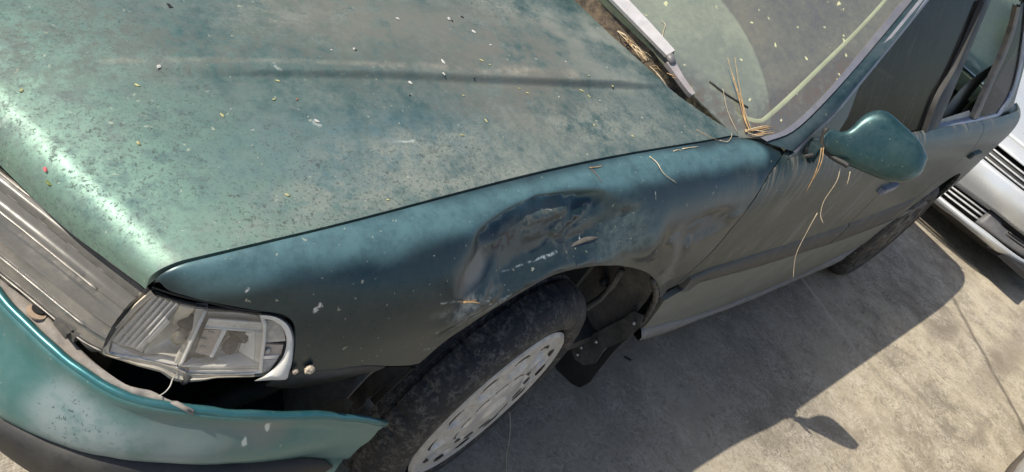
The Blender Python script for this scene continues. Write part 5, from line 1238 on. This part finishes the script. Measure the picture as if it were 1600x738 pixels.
for s in (-1, 1):
    sd = [[np.array([x, SVC + s * (0.88 - 0.05 * abs(z - 0.5)), z]) for z in (0.2, 0.4, 0.6, 0.8, 0.9)] for x in np.linspace(4.32, 7.9, 10)]
    grid('body_side', sd, M_silv, SIL, thick=0.01)
    for wx in (4.85, 7.3):
        tube('wheel', [(wx, SVC + s * 0.66, 0.31), (wx, SVC + s * 0.70, 0.31), (wx, SVC + s * 0.86, 0.31), (wx, SVC + s * 0.88, 0.31)], [0.28, 0.31, 0.31, 0.28], M_tyre, SIL, 32)
lq = [MVs(y, z) + np.array([-0.008, 0, 0]) for y, z in ((-0.48, 0.62), (-0.25, 0.60), (-0.28, 0.68), (-0.52, 0.72))]
slab('headlight', lq, (-1, 0, 0), 0.02, M_rglass, SIL)
slab('silver_underbody', [(4.0, -0.5, 0.19), (7.8, -0.5, 0.19), (7.8, 1.1, 0.19), (4.0, 1.1, 0.19)], (0, 0, 1), 0.03, M_cavity, SIL).name = 'underbody'

# ------------------------------------------------------------------ white car alongside, only its sill corner shows
WC = empty('white_car', (2.6, -1.75, 0), 'white car alongside, just its curved lower edge in the bottom right corner', 'car')
e1, e2 = at(1568, 740, Z=0.24), at(1601, 702, Z=0.24)
print('white car', e1, e2)
M_whitec = plain('white_car_paint', (0.70, 0.71, 0.72), 0.25, 0, 0.04, 6, dirt=0.25, dirtcol=(0.45, 0.42, 0.38))
M_wsill = plain('brown_sill_dirt', (0.11, 0.088, 0.07), 0.7, 0, 0.3, 40, dirt=0.4)
edge = [np.array([e1[0] - 0.75, e1[1] - 0.42, 0.24]), np.array([e1[0] - 0.55, e1[1] - 0.14, 0.24]), np.array([e1[0] - 0.25, e1[1] - 0.03, 0.24]), e1, e2, np.array([e2[0] + 0.5, e2[1] - 0.02, 0.24]), np.array([e2[0] + 1.4, e2[1] - 0.03, 0.24]), np.array([e2[0] + 2.0, e2[1] - 0.08, 0.24])]
edge = spl(edge, 5)
def wrow(dy, z): return [p + np.array([0, dy, z - 0.24]) for p in edge]
grid('sill', [wrow(-0.06, 0.20), wrow(-0.01, 0.215), wrow(0.0, 0.24), wrow(-0.005, 0.268), wrow(-0.012, 0.272)], M_wsill, WC)
grid('body', [wrow(-0.010, 0.270), wrow(-0.006, 0.285), wrow(0.004, 0.34), wrow(0.012, 0.45), wrow(0.010, 0.60), wrow(-0.02, 0.72), wrow(-0.10, 0.80), wrow(-0.45, 0.86), wrow(-0.9, 0.88), wrow(-1.55, 0.80), wrow(-1.66, 0.5), wrow(-1.62, 0.25)], M_whitec, WC)
for wx in (e1[0] + 0.0, e1[0] + 2.0):
    for wy in (-1.05, -2.35):
        tube('wheel', [(wx, wy - .09, 0.30), (wx, wy - .07, 0.30), (wx, wy + .07, 0.30), (wx, wy + .09, 0.30)], [0.27, 0.30, 0.30, 0.27], M_tyre, WC, 28)

# ------------------------------------------------------------------ needles, leaf bits and grit lying on the cars
def fwd(u, v):
    return MW(*WP(u, v, 0.3, 0.1))
def surf(kind, u, v):
    if kind == 'W': P = MW(*WP(u, v, 0.3, 0.1)); n = WN
    elif kind == 'H': P = MH(*sv(MH, u, v, 0.0, 0.25)); n = np.array([0, -0.1, 1.0])
    elif kind == 'S': P = MS(*SP(u, v)); n = np.array([0, -1, 0.3])
    elif kind == 'G': P = at(u, v, Z=0); n = np.array([0, 0, 1.0])
    else: P = at(u, v, X=kind); n = np.array([-1.0, 0, 0])
    return P, n / np.linalg.norm(n)
def needle(kind, pts, hs, label, mat=None, r=0.0009, group='dry pine needles on the teal sedan', name='pine_needle'):
    P = []
    for (u, v), h in zip(pts, hs):
        p, n = surf(kind, u, v); P.append(p + n * (h + r))
    P = spl(P, 4); k = len(P)
    o = tube(name, P, [r * (1 - 0.5 * i / k) for i in range(k)], mat or M_needle, None, 5)
    return tag(o, label, 'needle', group)
needle('W', [(1170, 206), (1157, 176), (1144, 140), (1129, 100)], (0.002, 0.006, 0.012, 0.02), 'tallest pine needle standing up against the windscreen corner, leaning left')
needle('W', [(1174, 208), (1162, 180), (1150, 140), (1140, 99)], (0.002, 0.006, 0.012, 0.02), 'tall pine needle standing up against the windscreen corner, right of the tallest')
needle('W', [(1166, 200), (1156, 172), (1150, 150), (1138, 122)], (0.002, 0.004, 0.008, 0.015), 'thicker orange pine needle in the upright tuft at the windscreen corner', r=0.0014)
needle('W', [(1171, 209), (1163, 190), (1158, 172), (1151, 150)], (0.002, 0.003, 0.006, 0.01), 'short stout orange needle at the foot of the upright tuft', r=0.0016)
needle('W', [(1152, 210), (1136, 175), (1128, 140)], (0.002, 0.002, 0.003), 'pale thin needle left of the upright tuft on the windscreen', M_needle2, 0.0006)
for i in range(14):
    a = random.uniform(1160, 1188); b = 206 + random.uniform(-2, 8); ln_ = random.uniform(14, 34)
    s = random.uniform(-0.45, 0.35)
    needle('W', [(a, b), (a + ln_ * 0.5, b + s * ln_ * 0.5 + 1.5), (a + ln_, b + s * ln_ * 0.7)], (0.004, 0.006, 0.004), 'orange pine needle in the tangle at the lower corner of the windscreen', random.choice([M_needle, M_needle, M_needle2]), random.uniform(0.0006, 0.0012), group='needle tangle at the windscreen corner')
needle('W', [(1031, 70), (1036, 50), (1038, 40), (1032, 34)], (0.002, 0.002, 0.003, 0.003), 'pale hooked needle flat on the windscreen above the wiper', M_needle2, 0.0009)
for i, p in enumerate(([(1036, 122), (1052, 128), (1068, 138), (1079, 153)], [(1040, 124), (1058, 130), (1072, 142), (1077, 150)], [(1044, 128), (1060, 134), (1074, 146)])):
    needle('H', p, [0.012] * len(p), ('upper', 'middle', 'lowest')[i] + ' of the three orange needles over the foot of the wiper', M_needle, 0.0010)
for i in range(26):
    f = random.random(); u = 950 + 68 * f; v = 34 + 74 * f; k = random.uniform(8, 26); s = random.uniform(0.3, 1.6)
    needle('H', [(u, v), (u + k * 0.5, v + k * 0.5 * s + random.uniform(-4, 4)), (u + k, v + k * s)], (0.0, 0.006, 0.003), 'golden needle among the litter in the cowl gap below the wiper', random.choice([M_needle, M_needle2, M_needle2]), random.uniform(0.0006, 0.0011), group='needles in the cowl gap')
needle('S', [(1012, 243), (1022, 252), (1032, 268), (1055, 285)], (0.003, 0.006, 0.006, 0.002), 'long pale curved needle on the fender shoulder', M_needle2, 0.0009)
needle('H', [(1086, 205), (1106, 216), (1122, 222)], (0.004, 0.004, 0.003), 'thin brown needle crossing the hood gap near the windscreen', M_needle, 0.0006)
needle('H', [(1122, 222), (1134, 224), (1140, 217), (1141, 210)], (0.004, 0.004, 0.004, 0.004), 'pale hooked needle end by the hood gap near the windscreen', M_needle2, 0.0008)
needle('S', [(1063, 231), (1075, 229), (1088, 228)], (0.004, 0.004, 0.003), 'short straw needle lying along the hood gap', M_needle2, 0.0011)
needle('S', [(918, 260), (930, 259), (938, 257)], (0.004, 0.004, 0.004), 'short orange needle on the middle of the hood gap', M_needle, 0.0009)
needle('S', [(921, 262), (930, 272), (939, 285)], (0.003, 0.003, 0.002), 'dark needle on the fender below the hood gap', M_brown, 0.0006)
needle('S', [(1050, 235), (1056, 233), (1062, 234)], (0.003, 0.003, 0.003), 'stubby straw needle on the fender edge', M_needle2, 0.0010)
needle(0.66, [(1285, 231), (1283, 252), (1275, 276), (1262, 300)], (0.004, 0.01, 0.012, 0.008), 'left needle of the pair hanging below the door mirror foot', M_needle, 0.0013)
needle(0.66, [(1288, 231), (1288, 248), (1282, 266), (1272, 282)], (0.004, 0.01, 0.012, 0.008), 'right needle of the pair hanging below the door mirror foot', M_needle, 0.0013)
needle(0.72, [(1316, 262), (1310, 284), (1291, 313), (1285, 335), (1289, 348)], (0.01, 0.012, 0.012, 0.01, 0.01), 'hooked needle hanging on the front door below the mirror', M_needle2, 0.0009)
needle(0.70, [(1280, 332), (1264, 362), (1247, 398), (1242, 436)], (0.01, 0.012, 0.012, 0.01), 'longest needle hanging down the front door across the moulding', M_needle2, 0.0008)
needle(0.72, [(1331, 268), (1329, 278), (1326, 288)], (0.01, 0.01, 0.01), 'short needle hanging from the mirror underside', M_needle2, 0.0010)
needle('S', [(722, 471), (734, 470), (746, 470)], (0.003, 0.004, 0.003), 'orange straw stuck in the torn fender edge', M_needle, 0.0014)
o = needle('G', [(778, 648), (788, 668), (792, 690), (790, 715), (791, 740)], (0.05, 0.03, 0.012, 0.004, 0.0), 'thin dry stalk on the ground below the hubcap', M_needle2, 0.0012, group=None, name='dry_stalk'); o['category'] = 'stalk'
def flake(kind, u, v, size, mat, label, group, name='leaf_flake', el=0.5):
    size *= 0.48
    p, n = surf(kind, u, v); n = n / np.linalg.norm(n)
    a = np.cross(n, (0.3, 0.5, 0.2)); a /= np.linalg.norm(a); b = np.cross(n, a); ph = random.uniform(0, 6.28)
    a, b = a * math.cos(ph) + b * math.sin(ph), b * math.cos(ph) - a * math.sin(ph); k = 9; V = [p + n * (0.0012 + size * 0.16)]; 
    for i in range(k):
        t = 2 * math.pi * i / k; rr = size * random.uniform(0.65, 1.1); V.append(p + a * rr * math.cos(t) + b * rr * el * math.sin(t) + n * (0.0010 + size * random.uniform(0, 0.12)))
    V += [q - n * 0.0008 for q in V[1:]]
    F = [(0, i + 1, (i + 1) % k + 1) for i in range(k)] + [(i + 1, k + 1 + i, k + 1 + (i + 1) % k, (i + 1) % k + 1) for i in range(k)]
    o = make(name, V, F, mat, None, smooth=False); return tag(o, label, 'leaf bit' if 'leaf' in name else 'debris', group)
YL = 'yellow leaf scraps on the hood'
ORD = ['first', 'second', 'third', 'fourth', 'fifth', 'sixth', 'seventh', 'eighth', 'ninth', 'tenth', 'eleventh', 'twelfth', 'thirteenth', 'fourteenth', 'fifteenth', 'sixteenth', 'seventeenth', 'eighteenth', 'nineteenth', 'twentieth', 'twenty-first']
for k_, (u, v, s) in enumerate(sorted(((33, 142, 0.008), (214, 134, 0.008), (434, 127, 0.007), (428, 156, 0.007), (347, 181, 0.008), (216, 224, 0.009), (448, 305, 0.008), (752, 95, 0.010), (765, 102, 0.006), (811, 139, 0.006), (824, 146, 0.008),
                (908, 142, 0.011), (920, 151, 0.008), (759, 189, 0.008), (722, 212, 0.008), (988, 213, 0.008), (957, 135, 0.010), (928, 196, 0.006), (606, 313, 0.006), (724, 150, 0.006), (920, 119, 0.006)))):
    flake('H', u, v, s, M_flake, ORD[k_] + ' dull yellow leaf scrap on the hood, counted from the left', YL)
WB_ = 'white chips on the hood'
for k_, (u, v, s) in enumerate(sorted(((248, 105, 0.009), (553, 77, 0.007), (621, 30, 0.010), (701, 30, 0.011), (740, 50, 0.012), (766, 71, 0.007), (641, 130, 0.011), (693, 116, 0.008), (495, 190, 0.009), (873, 152, 0.005), (937, 158, 0.005), (884, 97, 0.005), (692, 97, 0.011), (518, 79, 0.005)))):
    flake('H', u, v, s, M_white, ORD[k_] + ' tiny white chip on the hood, counted from the left', WB_, 'white_chip', 0.6)
for k_, (u, v, s) in enumerate(sorted(((556, 79, 0.004), (722, 27, 0.007), (706, 33, 0.006), (741, 123, 0.005), (640, 150, 0.005)))):
    flake('H', u, v, s, M_cavity, ORD[k_] + ' tiny black crumb on the hood, counted from the left', 'black crumbs on the hood', 'dark_crumb', 0.6)
flake('H', 71, 265, 0.010, M_red, 'small red petal near the front edge of the hood', None, 'red_petal', 0.5)
flake('H', 76, 287, 0.010, plain('green_leaf', (0.13, 0.16, 0.03), 0.6, 0, 0.2, 50, bump=0), 'small green leaf just below the red petal on the hood nose', None, 'green_leaf', 0.5)
flake('H', 464, 156, 0.006, M_brown, 'tiny rust brown bract on the hood below the crease', None, 'leaf_bract', 0.6)
for u, v, s, l in ((480, 572, 0.010, 'larger pale crumb of dried mud on the fender bottom edge behind the corner lamp'), (458, 575, 0.006, 'smaller pale crumb of dried mud touching the corner lamp')):
    p = MSb(*SP(u, v)) + np.array([0, -0.006, 0]); bm = bmesh.new(); bmesh.ops.create_icosphere(bm, subdivisions=3, radius=1)
    V = [p + s * np.array([x.co.x * 0.7, x.co.y * 0.5, x.co.z * 0.6]) * (0.75 + 0.5 * random.random()) for x in bm.verts]; bm.verts.index_update(); F = [[q.index for q in f.verts] for f in bm.faces]; bm.free()
    tag(make('mud_crumb', V, F, plain('dried_mud', (0.42, 0.36, 0.28), 0.9, 0, 0.3, 200), None), l, 'debris')
for k_, (u, v, s) in enumerate(sorted(((1594, 475, 0.010), (1432, 545, 0.006), (1040, 500, 0.005), (935, 543, 0.004), (1245, 520, 0.006), (1320, 640, 0.006), (1180, 690, 0.006), (1470, 610, 0.006)))):
    flake('G', u, v, s, M_white if s > 0.005 else M_cavity, ORD[k_] + (' of the small pebbles on the concrete from the left, a pale one' if s > 0.005 else ' of the small pebbles on the concrete from the left, a dark one'), 'pebbles on the concrete', 'pebble', 0.8)
tag(make('dark_twig', *(lambda a, b: ([a, b, b + np.array([0.004, 0.004, 0.004]), a + np.array([0.004, 0.004, 0.004])], [(0, 1, 2, 3)]))(at(975, 559, Z=0.002), at(986, 565, Z=0.002)), M_cavity), 'short dark twig on the shaded ground behind the mud flap', 'twig')
